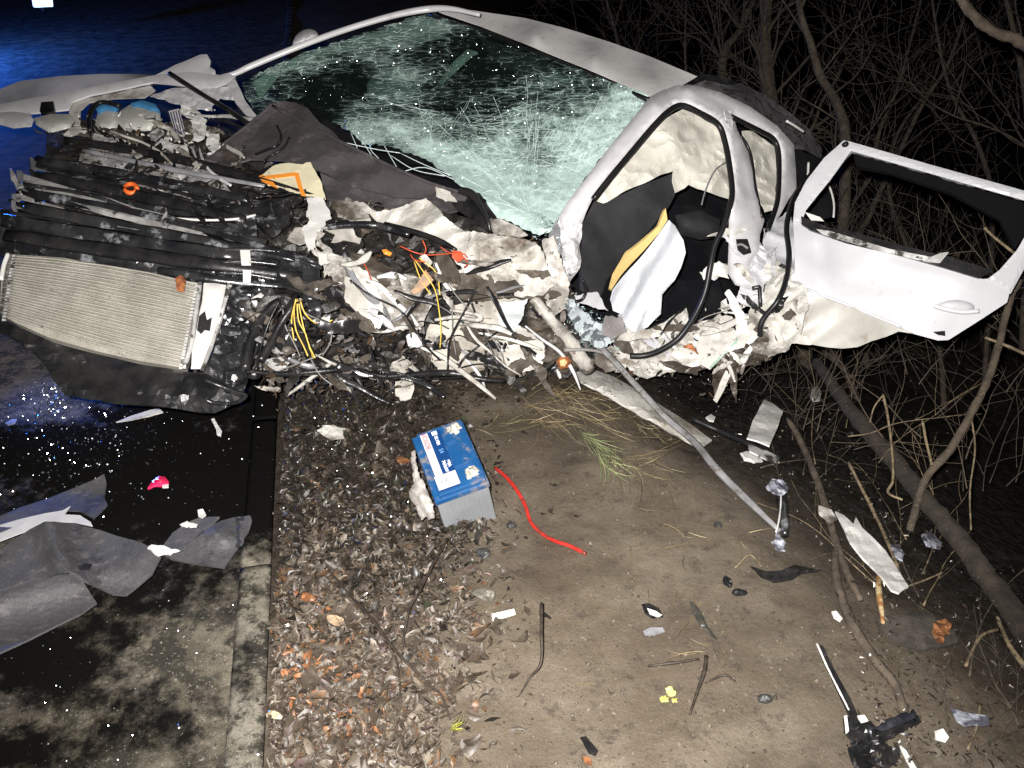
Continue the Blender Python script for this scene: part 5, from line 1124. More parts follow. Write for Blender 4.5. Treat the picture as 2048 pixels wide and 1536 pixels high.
single(patch('black_rubber_scrap', [(1160,1475),(1172,1472),(1196,1500),(1190,1512),(1176,1506)], M_black, GH(.016), None, res=6, bulge=.01, crumple=.008), 'crumpled black rubber scrap at the bottom of the mud', 'scrap')
single(patch('orange_leaf_scrap', [(1164,1512),(1180,1516),(1184,1530),(1170,1526)], M_oleaf, GH(.012), None, res=5, crumple=.006), 'orange leaf just below the crumpled black rubber scrap', 'leaf')
single(patch('dead_leaf', [(1862,1258),(1872,1242),(1890,1238),(1900,1248),(1896,1264),(1884,1270),(1888,1284),(1874,1284),(1866,1272)], M_oleaf, GH(.05), None, res=6, crumple=.02, cs=26, label=None), 'crinkled orange brown leaf caught on the bank at the right', 'leaf')
single(patch('white_fluff', [(1664,1224),(1674,1222),(1686,1238),(1680,1244),(1668,1236)], M_clean, GH(.015), None, res=5, crumple=.01), 'tiny white plastic crumb beside the thin branch on the mud', 'plastic crumb')

# white pieces thrown into the brush
def bp_(name, q, m, h, label, cat, **k): return single(patch(name, q, m, GH(h), None, **{**dict(res=7, thick=.006), **k}), label, cat)
bp_('white_board', [(1528,799),(1545,806),(1566,823),(1555,856),(1539,892),(1515,882),(1494,876),(1506,840)], M_clean, .10, 'rectangular white plastic panel stuck upright among twigs under the door', 'plastic panel', crumple=.003)
bp_('white_chip', [(1624,776),(1636,772),(1643,784),(1640,800),(1628,802),(1621,792)], M_clean, .12, 'small six sided white chip hanging in the twigs below the open door', 'plastic chip')
bp_('white_chip', [(1412,834),(1422,828),(1431,834),(1428,842),(1418,840)], M_clean, .05, 'smallest white chip lying near the end of the sill cover', 'plastic chip')
bp_('white_shell', [(1480,906),(1494,902),(1514,910),(1526,922),(1510,926),(1488,920)], M_clean, .05, 'oval white plastic shell lying below the black pipe', 'plastic shell', bulge=.012)
bp_('silver_trim_strip', [(1496,888),(1520,894),(1556,914),(1560,924),(1536,920),(1500,902)], M_alu, .06, 'ribbed silver trim strip beside the black pipe', 'trim strip', crumple=.006)
single(tube('black_pipe', [(1385,838,.06),(1430,858,.06),(1490,885,.06),(1562,918,.05)], M_rubber, .011, None, GH, seg=8), 'straight black pipe lying across the white pieces in the ditch', 'pipe')
bp_('white_fender_sheet', [(1671,1022),(1688,1030),(1706,1048),(1712,1034),(1724,1056),(1772,1100),(1796,1140),(1817,1172),(1800,1186),(1784,1180),(1760,1150),(1730,1122),(1700,1085)], M_clean, .06, 'large torn white plastic sheet under the twigs on the bank', 'plastic sheet', crumple=.006, res=8)
bp_('clear_fragment', [(1782,1090),(1796,1088),(1808,1108),(1806,1122),(1792,1112)], M_film, .05, 'clear lamp fragment right of the large torn white sheet', 'lamp fragment', crumple=.006)
bp_('clear_fragment', [(1844,1068),(1862,1064),(1886,1084),(1880,1096),(1856,1090)], M_film, .06, 'clear shiny lamp fragment behind the thick leaning trunk', 'lamp fragment', crumple=.012)
bp_('white_rag', [(1640,1010),(1664,1020),(1676,1040),(1660,1046),(1640,1030)], M_muddy, .04, 'muddy white rag above the large torn white sheet', 'rag', crumple=.015)
bp_('white_rag', [(1905,1412),(1935,1422),(1975,1432),(1980,1446),(1940,1452),(1915,1436)], M_film, .04, 'pale crumpled film on the bank near the right corner', 'film', crumple=.015)
bp_('white_lump', [(1870,1462),(1888,1456),(1900,1476),(1892,1488),(1874,1482)], M_clean, .04, 'white lump of foam on the bank at the lower right', 'foam lump', crumple=.015)
scraps('bank_litter', [(1380,740),(1650,800),(2048,1150),(2048,1536),(1760,1500),(1680,1200),(1560,980),(1420,880)], 1500, (.004, .018), M_leafd, GW, None, (.0, .04), flat=.6, kind='stuff', label='dark wet leaves and scraps on the bank', cat='leaf litter')
scraps('bank_pale_crumbs', [(1380,740),(1650,800),(2048,1150),(2048,1536),(1760,1500),(1680,1200),(1560,980),(1420,880)], 90, (.004, .016), M_scrapw, GW, None, (.0, .05), kind='stuff', label='tiny pale crumbs on the bank', cat='crumbs')

# ================================================================== DEBRIS ON THE ROAD
bt2 = thing('torn_bumper', tuple(G(150, 1240)), 'large torn grey bumper cover lying on the oily road', 'bumper')
def lift(base, fn): return lambda x, y: G(x, y, base + fn(x, y))
patch('bumper_skin', [(-30,1120),(20,1085),(60,1058),(89,1043),(110,1043),(150,1048),(200,1060),(235,1072),(280,1084),(300,1094),(322,1114),(304,1148),(276,1172),(252,1190),(225,1188),(190,1172),(168,1160),(158,1150),(140,1142),(60,1160),(-30,1190)], M_bumper,
      lift(.07, lambda x, y: .05 * math.exp(-((x - 95 - (y - 1043) * .35) / 28) ** 2) - .03 * blob(x, y, 240, 1180, 60, 30)), bt2, res=12, smooth=False, thick=.006, fold=.004, fs=4)
patch('bumper_skin', [(-30,1178),(60,1150),(120,1138),(152,1140),(165,1160),(178,1182),(193,1205),(160,1228),(110,1252),(50,1282),(-30,1318)], M_bumper, lift(.05, lambda x, y: .018 * math.sin((y - 1150 + .3 * x) / 22)), bt2, res=12, thick=.006)
patch('mounting_slot', [(142,1130),(152,1128),(160,1132),(170,1126),(184,1128),(178,1138),(150,1142)], M_black, GH(.085), bt2, res=6, thick=.002)
bt2 = thing('glossy_bumper_piece', tuple(G(110, 1000)), 'grey bumper piece with a shiny white edge behind the large torn cover', 'bumper piece')
patch('skin', [(-30,1045),(40,1015),(100,995),(150,975),(190,958),(208,948),(212,965),(208,995),(215,1010),(204,1022),(188,1036),(160,1022),(130,1020),(100,1035),(40,1050),(-30,1075)], M_bumper, lift(.05, lambda x, y: .03 * math.sin((y - .2 * x) / 40)), bt2, res=10, thick=.005, crumple=.004)
patch('white_edge', [(-30,1058),(40,1038),(90,1026),(125,1020),(140,1012),(128,1028),(160,1030),(182,1044),(186,1052),(150,1044),(90,1040),(50,1062),(-30,1092)], M_door, GH(.075), bt2, res=8, thick=.004, crumple=.004)
bt2 = thing('folded_bumper_piece', tuple(G(420, 1080)), 'folded grey bumper fragment with white chips beside the kerb', 'bumper piece')
patch('skin', [(318,1100),(345,1065),(372,1046),(400,1034),(440,1034),(430,1046),(405,1060),(388,1080),(372,1092),(350,1106),(330,1112)], M_bumper, GH(.05), bt2, res=8, thick=.006, crumple=.006)
patch('skin', [(372,1094),(392,1078),(410,1060),(440,1042),(470,1034),(500,1031),(504,1040),(498,1062),(470,1104),(448,1134),(400,1128),(340,1116),(330,1108)], M_bumper, lift(.045, lambda x, y: .03 * blob(x, y, 440, 1070, 40, 25)), bt2, res=9, thick=.008)
patch('white_chip', [(296,1094),(310,1088),(330,1092),(345,1100),(358,1100),(340,1108),(316,1110)], M_clean, GH(.075), bt2, res=6, crumple=.008, rag=2)
patch('white_chip', [(358,1048),(372,1040),(378,1046),(396,1048),(392,1054),(370,1052)], M_clean, GH(.085), bt2, res=5, crumple=.008, rag=1.5)
patch('white_chip', [(394,1020),(404,1018),(412,1030),(404,1036),(396,1032)], M_clean, GH(.085), bt2, res=5, crumple=.01)
bt2 = thing('red_lamp_fragment', tuple(G(318, 970)), 'bright pink red lamp lens fragment lying alone on the black oily road', 'lamp fragment')
patch('lens', [(295,976),(304,962),(318,952),(330,954),(338,964),(336,972),(312,974)], M_redlens, GH(.03), bt2, res=6, bulge=.012, thick=.008, crumple=.002)
patch('lens_edge', [(324,970),(337,968),(337,974),(325,975)], M_clean, GH(.045), bt2, res=5)
single(patch('white_curved_chip', [(422,838),(428,836),(436,850),(444,862),(442,872),(434,870),(432,858)], M_clean, GH(.05), None, res=5, thick=.006, bulge=.004), 'curved white chip standing on the black oil under the bumper', 'plastic chip')
single(patch('pale_flat_strip', [(232,844),(262,832),(300,820),(318,816),(326,824),(300,832),(262,840)], M_cream, GH(.02), None, res=6, crumple=.004), 'pale flat strip on the road just below the valance', 'strip')
single(patch('grey_road_scrap', [(10,846),(24,838),(34,838),(30,846),(16,850)], M_silver, GH(.02), None, res=5), 'small grey scrap on the road at the left edge', 'scrap')
# glass crumbs spread over the road
V, Fc = [], []; V2, F2 = [], []
rp = [(0,760),(560,800),(555,1000),(545,1536),(0,1536)]
def crumb(V, Fc, p, s):
    a = Vector([random.gauss(0, 1) for _ in range(3)]).normalized(); b = a.orthogonal().normalized(); c_ = a.cross(b)
    box_geo(V, Fc, p + Vector((0, 0, s * .7)), a * s, b * s * random.uniform(.6, 1), c_ * s * random.uniform(.5, .9))
for _ in range(2300):
    if random.random() < .3: x, y = random.gauss(110, 28), random.gauss(800, 22)
    elif random.random() < .55: x, y = random.gauss(150, 110), random.gauss(880, 60)
    else: x, y = rand_in(rp)
    if not (0 < x < 550 and 760 < y < 1536): continue
    crumb(V, Fc, G(x, y), random.uniform(.0007, .0024) * (.8 if y > 1100 else 1))
link('glass_crumbs', V, Fc, glint_mat('crumbled_glass', (.8, .85, .9), .22), None, False, kind='stuff', label='sparkling glass crumbs scattered over the oily road', cat='broken glass')
V, Fc = [], []
lp = [(560,770),(900,780),(960,1000),(900,1250),(760,1536),(550,1536)]
for _ in range(420):
    x, y = rand_in(lp)
    if random.random() < .5: y = random.gauss(880, 90); x = random.gauss(670, 70)
    if not inside(x, y, lp): continue
    crumb(V, Fc, G(x, y, .012), random.uniform(.001, .0028))
link('verge_glass_crumbs', V, Fc, glint_mat('crumbled_glass_b', (.9, .88, .85), .3), None, False, kind='stuff', label='sparkling glass crumbs among the wet leaves', cat='broken glass')

# ================================================================== LEAF LITTER
def leafz(x, y):
    e = 900 - (y - 760) * .06 + 90 * nz(x / 110, y / 110, 2)
    if x < 570 - (y - 760) * .035: return 0.0
    return 1 / (1 + math.exp((x - e) / 38))
def leaves(name, n, m, dens, size, lab):
    V, Fc = [], []; k = 0; tries = 0
    while k < n and tries < n * 30:
        tries += 1
        x = random.uniform(540, 1420); y = random.uniform(745, 1580)
        if random.random() > dens(x, y): continue
        k += 1; p = G(x, y, random.uniform(.0, .014)); s = random.uniform(*size)
        up = (Vector((0, 0, 1)) + Vector((random.gauss(0, .42), random.gauss(0, .42), 0))).normalized()
        a = up.orthogonal().normalized(); an = random.uniform(0, 6.28); a = a * math.cos(an) + up.cross(a) * math.sin(an); b = up.cross(a)
        cu = random.uniform(-.7, 1.1); wd = random.uniform(.18, .62); q = len(V); cup = random.uniform(-.8, 1.0)
        prof = [(-.5, random.uniform(.02, .5)), (-.25, random.uniform(.4, 1)), (0, 1.), (.28, random.uniform(.3, 1)), (.5, random.uniform(.02, .5))]; tws = random.uniform(-1, 1)
        for t, r_ in prof:
            mid = p + a * s * t + up * s * cu * t * t + b * s * tws * t * t
            e_ = wd * s * .5 * r_ * random.uniform(.7, 1.15)
            V += [mid + b * e_ + up * abs(e_) * cup, mid, mid - b * e_ + up * abs(e_) * cup * random.uniform(.2, 1.3)]
        for i in range(4):
            o = q + 3 * i; Fc += [(o, o + 1, o + 4, o + 3), (o + 1, o + 2, o + 5, o + 4)]
    return link(name, V, Fc, m, None, True, kind='stuff', label=lab, cat='leaf litter')
clump = lambda x, y: min(1, max(.12, .55 + 1.6 * nz(x / 38, y / 30, 5)))
dl = lambda x, y: clump(x, y) * leafz(x, y) * (1 / (1 + math.exp((1090 - y + 40 * nz(x / 60, y / 60)) / 60)))
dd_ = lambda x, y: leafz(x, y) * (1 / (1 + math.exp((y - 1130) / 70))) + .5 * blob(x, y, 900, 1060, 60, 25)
leaves('leaf_litter_small', 5600, M_leaf, dl, (.010, .030), 'small bits of dead leaf filling the verge litter')
leaves('big_leaf_litter', 170, M_leaf, dl, (.06, .095), 'largest flat dead leaves lying on the verge litter')
leaves('leaf_litter', 2600, M_leaf, dl, (.022, .056), 'brown and grey dead leaves covering the verge beside the kerb')
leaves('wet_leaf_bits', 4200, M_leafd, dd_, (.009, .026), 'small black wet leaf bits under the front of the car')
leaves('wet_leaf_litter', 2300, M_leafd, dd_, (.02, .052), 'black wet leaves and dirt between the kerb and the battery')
leaves('sparse_leaf_bits', 620, mat('brown_leaf_bits', (.1,.1,.1), None, island=[(.085,.066,.047),(.11,.09,.066),(.06,.046,.033),(.16,.13,.10)], rough=.7), lambda x, y: .5 * max(0, nz(x / 90, y / 90, 8) * 3), (.004, .012), 'small dark leaf bits dotted over the mud')
leaves('orange_leaf_litter', 330, M_oleaf, lambda x, y: max(blob(x, y, 640, 1340, 60, 70), .6 * blob(x, y, 690, 1430, 70, 40), .4 * blob(x, y, 620, 1200, 40, 30)) * .8, (.014, .038), 'rust orange dead leaves in the verge litter')
for i, (x, y, s, lb_) in enumerate([(548,1430,16,'pale cream leaf lying right against the kerb'), (615,1195,15,'rust orange leaf lying near the kerb'), (805,920,13,'curled orange leaf touching the left side of the battery'), (670,1240,18,'large pale tan leaf in the litter'), (970,1190,22,'broad grey leaf flat at the edge of the mud'), (665,865,26,'crumpled ribbed white shell piece among the dark wet leaves')]):
    q = [(x + s * math.cos(a) * (1 + .25 * math.sin(3 * a + i)), y + s * .62 * math.sin(a + .3)) for a in np.linspace(0, 6.28, 9)[:-1]]
    mm = [mat('cream_leaf', (.55,.48,.33), (.4,.34,.22), 30, rough=.6), M_oleaf, M_oleaf, mat('tan_leaf', (.42,.30,.19), (.3,.21,.13), 30, rough=.6), mat('grey_leaf', (.2,.18,.15), (.12,.11,.09), 30, rough=.6), M_cream][i]
    single(patch('fallen_leaf' if i < 5 else 'shell_fragment', q, mm, GH(.022), None, res=5, crumple=.008, cs=30, thick=.001), lb_, 'leaf' if i < 5 else 'shell fragment')

M_clod = mat('mud_clods', (.1,.1,.1), None, island=[(0.13,0.105,0.08),(0.09,0.072,0.054),(0.16,0.135,0.105),(0.05,0.039,0.03),(0.11,0.09,0.068)], rough=.8, grain=.3)
V, Fc = [], []
for _ in range(4200):
    x, y = random.uniform(760, 1900), random.uniform(760, 1540)
    if random.random() > .25 + 1.4 * max(0, nz(x / 70, y / 70, 3)): continue
    crumb(V, Fc, G(x, y) - Vector((0, 0, .001)), random.uniform(.001, .0055) * random.random())
link('mud_clods', V, Fc, M_clod, None, True, kind='stuff', label='small clods and grit trodden into the brown mud', cat='clods')
# ================================================================== GRASS
def grass(name, n, m, path, spread, ln, lab, up=.25, r=(.0007, .0016)):
    V, Fc = [], []
    for _ in range(n):
        t = random.random() * (len(path) - 1); i = int(t); f = t - i; a, b = path[i], path[min(i + 1, len(path) - 1)]
        x = a[0] + (b[0] - a[0]) * f + random.gauss(0, spread); y = a[1] + (b[1] - a[1]) * f + random.gauss(0, spread * .5)
        an = math.atan2(b[1] - a[1], b[0] - a[0]) + random.gauss(0, .35); L_ = random.uniform(*ln); h0 = .004; q = []
        bend = random.uniform(-.5, .5)
        for k in range(5):
            u = k / 4; q.append(G(x + math.cos(an + bend * u) * L_ * u, y + math.sin(an + bend * u) * L_ * u, h0 + .02 * random.random() * u + up * .12 * math.sin(math.pi * u)))
        rr = random.uniform(*r); tube_geo(q, [rr, rr, rr * .8, rr * .6, rr * .2], 3, V, Fc)
    return link(name, V, Fc, m, None, False, kind='stuff', label=lab, cat='grass')
grass('flattened_grass', 110, M_straw, [(1010,800),(1110,790),(1180,830),(1240,900),(1300,940)], 22, (40, 120), 'dry yellow grass flattened over the mud in an arc')
grass('flattened_grass_edge', 40, M_straw, [(960,860),(1060,840),(1130,850)], 14, (30, 80), 'sparse dry grass stalks right of the battery')
grass('green_grass_tuft', 34, M_green, [(1160,855),(1185,880),(1215,925)], 9, (30, 90), 'pale green grass tuft pressed down the slope')
grass('bank_grass', 120, M_straw, [(1100,760),(1200,800),(1320,870)], 25, (20, 60), 'short dry grass under the sill cover')
grass('stray_stalks', 26, M_straw, [(1180,980),(1300,1050),(1480,1100),(1400,1300),(1150,1320)], 60, (25, 70), 'single dry stalks lying on the mud', up=.1)
grass('yellow_sprout', 12, mat('yellow_sprout_green', (.65,.6,.12), (.5,.55,.15), 30, rough=.5), [(900,1462),(915,1448)], 4, (14, 34), 'tiny yellow green sprout at the bottom of the mud', up=.5, r=(.001, .002))

# ================================================================== STICKS
def stick(pts, m, r, label, cat='twig', h=.012, name='fallen_twig', **k):
    return single(tube(name, [(p[0], p[1], h if len(p) < 3 else p[2]) + ((p[3],) if len(p) > 3 else ()) for p in pts], m, r, None, GH, n=5, seg=7, rough=.15, **k), label, cat)
stick([(895,1078,.03,.005),(868,1125,.04,.004),(840,1180,.05,.004),(820,1215,.045,.0035),(810,1262,.03,.003),(804,1310,.015,.0025),(806,1352,.005,.002)], M_bark3, .004, 'long thin dark twig curving down from below the battery')
stick([(640,1120,.01,.003),(700,1190,.02,.004),(745,1240,.03,.0045),(790,1300,.03,.004),(850,1360,.02,.003),(885,1395,.015,.003),(900,1440,.008,.002)], M_bark3, .003, 'longest thin twig crossing the leaves from the kerb side')
stick([(785,1296,.02,.003),(797,1340,.02,.003),(801,1410,.008,.002)], M_bark3, .003, 'short twig branching down in the middle of the leaves')
stick([(1083,1208,.09,.0055),(1083,1260,.08,.0045),(1082,1325,.05,.004),(1060,1355,.02,.003),(1038,1392,.006,.002)], M_bark3, .004, 'dark stick poking up out of the mud')
stick([(1413,1312,.03,.005),(1408,1345,.03,.005),(1396,1380,.02,.004),(1380,1428,.01,.003)], M_bark3, .004, 'short dark stick lying right of the yellow petals')
stick([(1296,1332,.015,.003),(1345,1326,.02,.004),(1398,1318,.015,.003)], M_bark3, .003, 'thin dark stick lying almost level above the yellow petals')
stick([(1410,1366,.02,.002),(1448,1350,.03,.003),(1470,1362,.02,.002)], M_bark3, .003, 'small forked twig beside the short dark stick')
stick([(735,1236,.03,.006),(722,1206,.02,.005)], M_bark3, .005, 'stub of a snapped twig in the leaves')
stick([(818,880,.01,.005),(800,840,.02,.004),(786,800,.03,.004)], M_bark3, .004, 'dark twig behind the upper left corner of the battery')
stick([(1470,1136,.01,.002),(1500,1110,.02,.002),(1524,1134,.02,.002),(1476,1078,.01,.002)], M_bark2, .002, 'pale straw lying above the curved black plastic')
# wood and branches in the brush, on the right
LP_ = DP([(1600,800,3.6),(2048,1250,2.6),(1850,1000,3.05),(1650,1300,2.5),(1400,700,3.8),(2048,600,3.3),(2048,1500,2.1)])
def AIR(o):
    def f(x, y):
        p = LP_(x, y); p = p + (CAM - p).normalized() * o
        g = G(x, y, .02)
        return p if (p - CAM).length < (g - CAM).length else g
    return f
def bough(pts, m, r, label, cat='branch', name='bare_branch', **k):
    return single(tube(name, pts, m, r, None, AIR, n=6, seg=9, rough=.17, **k), label, cat)
bough([(1630,720,-.35,.020),(1665,770,-.2,.026),(1720,845,-.1,.031),(1790,925,-.05,.033),(1850,1000,0,.035),(1910,1070,0,.036),(1970,1150,0,.037),(2030,1230,0,.038),(2100,1330,0,.039)], mat('dark_trunk_bark', (0.040,0.030,0.021), (0.018,0.014,0.010), 25, dirt=(.08,.062,.045), dscale=50, dlo=.58, dhi=.7, rough=.9, bump=.006, bscale=70), .04, 'thick leaning grey brown trunk crossing the ditch at the right', 'tree trunk', 'leaning_tree')  # one darker bark tone for the leaning trunk
bough([(1575,838,.0,.010),(1600,880,.02,.012),(1630,950,.03,.0125),(1650,1010,.04,.013),(1670,1080,.05,.013),(1692,1140,.05,.012),(1722,1200,.03,.008)], M_bark, .012, 'thick pale branch running down through the torn white sheet')
bough([(1676,1085,.05,.010),(1670,1130,.06,.011),(1680,1185,.07,.012),(1705,1250,.08,.013),(1750,1320,.09,.013),(1790,1370,.09,.012),(1808,1425,.08,.010)], M_bark, .012, 'long thin branch lying down the mud slope towards the corner')
bough([(2040,560,.1,.012),(2020,600,.1,.013),(2000,680,.1,.013),(1975,760,.1,.014),(1940,830,.1,.014),(1900,900,.08,.015),(1850,960,.05,.014),(1820,1060,.02,.012)], M_bark, .012, 'long curved sapling stem rising to the door corner')
bough([(1697,925,.06,.006),(1725,980,.07,.006),(1760,1050,.08,.006),(1790,1120,.08,.006),(1808,1180,.08,.005)], M_bark2, .006, 'straight pale stem standing over the torn white sheet')
bough([(1766,788,.1,.0045),(1775,830,.1,.005),(1784,900,.1,.005),(1786,960,.1,.005),(1776,985,.1,.005),(1805,1000,.1,.004)], M_bark2, .005, 'pale forked stem with a bare tip in front of the thick trunk')
bough([(1766,790,.1,.003),(1748,815,.1,.003),(1740,845,.1,.002)], M_bark2, .003, 'side twig curling from the pale forked stem', 'twig')
bough([(1845,842,.1,.005),(1852,880,.1,.005),(1864,930,.1,.005)], M_bark2, .005, 'short pale stick with a cut top above the thick trunk', 'stick')
bough([(1944,842,.1,.003),(1950,900,.1,.003),(1940,980,.1,.003),(1942,1060,.1,.003)], M_bark2, .003, 'thin upright stem right of the cut stick', 'twig')
bough([(1968,455,.35,.005),(1995,480,.3,.005),(2048,520,.25,.006)], M_bark2, .005, 'pale twig end sticking out above the door corner', 'twig')
bough([(1970,675,.1,.005),(2010,690,.1,.006),(2060,712,.1,.007)], M_bark2, .006, 'pale cut twig below the door corner', 'twig')
bough([(1995,1234,.1,.005),(2005,1260,.1,.006),(2025,1300,.1,.007),(2060,1345,.1,.008)], M_bark2, .006, 'yellowish cut stem at the right edge of the bank', 'stick')
bough([(1998,1258,.1,.004),(1965,1270,.1,.0045),(1945,1300,.1,.004),(1932,1332,.08,.004)], M_bark2, .004, 'bent yellow twig left of the cut stem', 'twig')
bough([(1758,1148,.09,.008),(1757,1180,.09,.009),(1762,1212,.08,.008),(1766,1245,.06,.005)], M_wood, .008, 'freshly split yellow wood splinter standing in the bank', 'wood splinter', 'split_branch')
bough([(1885,1145,.1,.002),(1850,1160,.1,.003),(1800,1178,.1,.003)], M_bark2, .003, 'thin pale twig tip pointing right over the white sheet', 'twig')
bough([(1960,1408,.1,.003),(1955,1450,.1,.003),(1935,1500,.08,.003)], M_bark2, .003, 'short upright twig by the crumpled film', 'twig')
bough([(1910,-20,.6,.016),(1945,30,.55,.017),(1985,62,.5,.018),(2030,78,.5,.020),(2080,110,.5,.022)], M_bark, .018, 'thick pale bough reaching in at the top right corner')
# twiggy bushes: each bush keeps its twigs as parts
def twig(parent, m, p0, ang, L_, r0, depth_fn, off, wig=.5, sub=0, col=[0]):
    q = []; x, y = p0; a = ang; o = off
    n = 6
    for i in range(n + 1):
        q.append((x, y, o, r0 * (1 - .75 * i / n))); a += random.uniform(-wig, wig) * .5; x += math.cos(a) * L_ / n; y += math.sin(a) * L_ / n; o += random.uniform(-.03, .03)
    V, Fc = [], []
    c_ = catmull(q, 3); tube_geo([depth_fn(p[2])(p[0], p[1]) for p in c_], [max(.0008, p[3]) for p in c_], 5, V, Fc)
    for k in range(sub):
        i = random.randint(1, n - 1); x, y, o, r_ = q[i]; a2 = ang + random.choice((-1, 1)) * random.uniform(.4, 1.0); q2 = []
        for j in range(4):
            q2.append((x, y, o, r_ * .6 * (1 - .2 * j))); a2 += random.uniform(-.3, .3); x += math.cos(a2) * L_ * .13; y += math.sin(a2) * L_ * .13; o += random.uniform(-.02, .02)
        c_ = catmull(q2, 3); tube_geo([depth_fn(p[2])(p[0], p[1]) for p in c_], [max(.0007, p[3]) for p in c_], 4, V, Fc)
    return link('twig', V, Fc, m, parent, True)
bushes = [((1600,900), 12, 'tangled leafless bush growing through the white panel', M_bark, (-1.9,-.3)), ((1690,860), 12, 'tangle of pale broken twigs below the hanging door', M_bark2, (-2.6,.2)),
          ((1500,780), 10, 'fine dark twigs under the rear door hinge', M_bark3, (-1.2,.6)), ((1800,1120), 12, 'loose twigs crossing the large torn white sheet', M_bark2, (-2.4,-.6)),
          ((1960,950), 10, 'thin bare shoots behind the thick leaning trunk', M_bark, (-2.2,-.9)), ((1990,1450), 12, 'brushy undergrowth in the lower right corner', M_bark, (-2.4,-.4)),
          ((1880,700), 12, 'sparse dark shoots hanging below the open door', M_bark3, (-2.4,-.6)), ((2000,600), 10, 'crooked twigs crossing the corner of the door', M_bark, (2.4,4.4))]
for (x, y), n, lab, m, (a0, a1) in bushes:
    b = thing('leafless_bush', tuple(G(x, min(y + 60, 1500))), lab, 'bush')
    for k in range(n):
        twig(b, random.choice((m, m, M_bark)), (x + random.gauss(0, 55), y + random.gauss(0, 45)), random.uniform(a0, a1), random.uniform(110, 330), random.uniform(.0010, .0034), AIR, random.uniform(-.35, .10), sub=random.randint(1, 4))

# ================================================================== TREES BEHIND
BACK = lambda d: (lambda o: (lambda x, y: P(x, y, d - o)))
def tree(trunk, d, label, seed, r, nb=14, m=None):
    random.seed(seed); m = m or M_barkd
    f = BACK(d); x0, y0 = trunk[0]
    b = thing('bare_tree', tuple(f(0)(x0, y0)), label, 'tree')
    n = len(trunk)
    tube('trunk', [(p[0], p[1], random.uniform(-.1, .1), r * (1 - .65 * i / (n - 1))) for i, p in enumerate(trunk)], m, r, b, f, n=5, seg=8, rough=.12)
    V, Fc = [], []
    def grow(x, y, o, a, L_, rr, lv):
        q = []; k = 5
        for i in range(k + 1):
            q.append((x, y, o, rr * (1 - .6 * i / k)))
            if i < k: a += random.uniform(-.28, .28); x += math.cos(a) * L_ / k; y += math.sin(a) * L_ / k; o += random.uniform(-.08, .08)
        c_ = catmull(q, 3); tube_geo([f(p[2])(p[0], p[1]) for p in c_], [max(.0016, p[3]) for p in c_], 4, V, Fc)
        if lv:
            for _ in range(random.randint(2, 4)):
                j = random.randint(1, k); grow(q[j][0], q[j][1], q[j][2], a + random.choice((-1, 1)) * random.uniform(.3, .9), L_ * random.uniform(.4, .75), q[j][3] * .7, lv - 1)
    for _ in range(nb):
        i = random.randint(0, n - 1); p = trunk[i]
        grow(p[0], p[1], 0, random.uniform(-2.5, -.6), random.uniform(120, 300), r * random.uniform(.12, .3), 2)
    link('crown', V, Fc, m, b, True)
tree([(1640,900),(1610,700),(1655,560),(1685,470),(1690,330),(1688,250),(1665,190),(1640,150),(1622,90),(1600,20),(1592,-60)], 5.0, 'bare tree with the thickest pale trunk rising behind the open door', 11, .045)
tree([(1750,900),(1715,520),(1740,430),(1800,300),(1850,200),(1900,120),(1950,-40)], 5.6, 'bare slanting sapling whose stem leans right behind the door window', 12, .024)
tree([(1690,800),(1700,450),(1735,360),(1760,260),(1800,160),(1850,-30)], 5.9, 'slim bare sapling just right of the pale trunk', 13, .022)
tree([(1850,900),(1830,560),(1780,400),(1790,280),(1860,180),(1960,90)], 6.3, 'dim bare tree standing behind the middle of the door window', 14, .022)
tree([(1960,900),(1985,450),(1960,300),(1900,180),(1870,40),(1860,-60)], 5.4, 'bare tree with arching twigs right of the door frame top', 15, .018)
tree([(1450,300),(1445,120),(1480,60),(1520,-30)], 6.6, 'dim bare tree directly behind the roof tear', 16, .045, 18)
tree([(1380,260),(1370,100),(1375,-40)], 7.2, 'straight thin sapling behind the roof edge', 17, .014, 12)
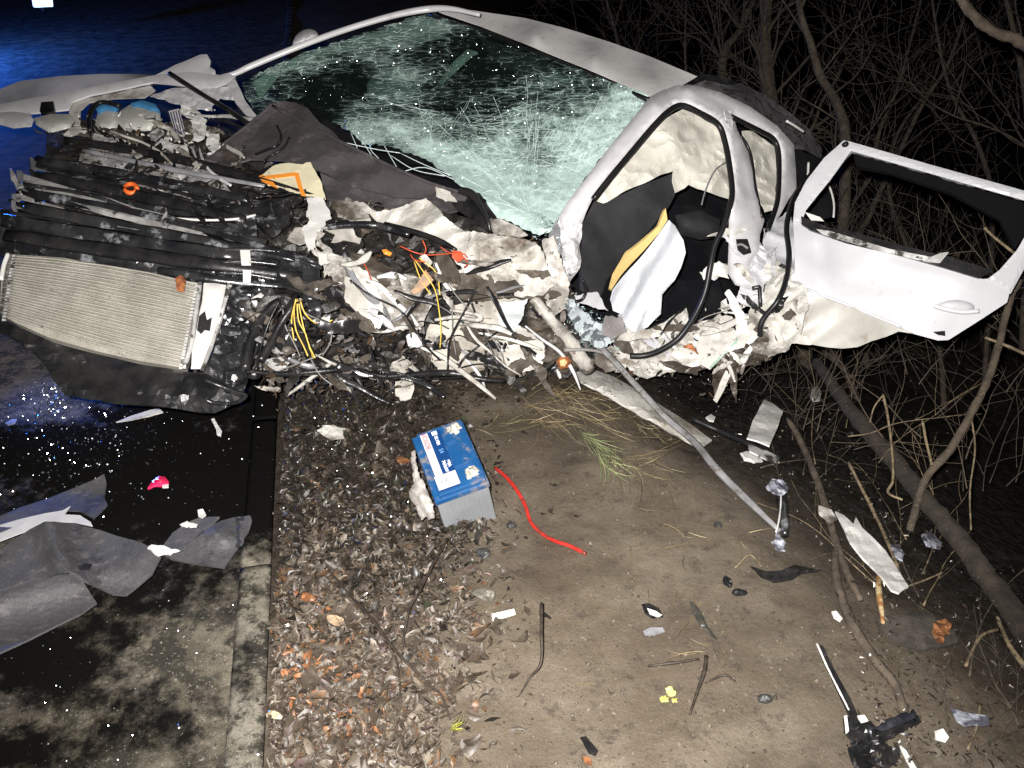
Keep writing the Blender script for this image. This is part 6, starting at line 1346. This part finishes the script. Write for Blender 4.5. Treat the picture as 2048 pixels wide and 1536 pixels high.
tree([(1560,330),(1540,200),(1530,80),(1540,-40)], 6.0, 'broad dim trunk between the roof and the pale tree', 18, .075, 16)
tree([(1250,160),(1230,60),(1200,-40)], 7.6, 'faint bare tree behind the top of the roof', 19, .02, 14)
tree([(2050,700),(2060,300),(2040,120),(2000,-50)], 4.8, 'bare tree at the right edge of the picture', 20, .03, 16)
tree([(1900,1000),(1880,700),(1860,620),(1800,560)], 5.2, 'broken low tree under the open door', 21, .02, 14)
tree([(1760,980),(1700,760),(1640,690),(1620,620)], 4.6, 'bare stump with upright shoots under the folded door panel', 22, .026, 12)
random.seed(99)
V, Fc = [], []
for _ in range(260):
    x = random.uniform(1050, 2200); y = random.uniform(-40, 900)
    if x < 1400 and y > 120: continue
    d = random.uniform(5.5, 10); f = P; a = random.uniform(-2.4, -.8); q = []
    for k in range(6):
        q.append(P(x, y, d)); a += random.uniform(-.3, .3); x += math.cos(a) * 55; y += math.sin(a) * 55; d += random.uniform(-.12, .12)
    r0 = random.uniform(.0015, .005); tube_geo(q, [r0 * (1 - .12 * k) for k in range(6)], 4, V, Fc)
link('thicket', V, Fc, M_bark3, None, True, kind='stuff', label='dense dark thicket of bare twigs beyond the ditch', cat='thicket')

# ================================================================== LAMP FAR OFF, UPPER LEFT
M_lit = bpy.data.materials.new('lit_white_panel'); M_lit.use_nodes = True
_b = M_lit.node_tree.nodes['Principled BSDF']; _b.inputs['Base Color'].default_value = (.6, .8, .9, 1); _b.inputs['Emission Color'].default_value = (.62, .88, 1, 1); _b.inputs['Emission Strength'].default_value = 1.6
lt = thing('lit_lamp_panel', tuple(P(85, 60, 10)), 'small lit white lamp panel far off at the top left', 'lamp')
patch('lit_panel', [(62,-14),(104,-14),(106,10),(66,12)], M_lit, DP([(62,0,9.5),(106,0,9.6),(80,12,9.5)]), lt, res=14, thick=.03)
tube('lamp_post', [(86,-14,0,.02),(86,4,0,.02),(86,24,0,.02)], M_dark, .02, lt, lambda o: DP([(62,0,9.6),(106,0,9.7),(80,120,9.6)]), seg=8)
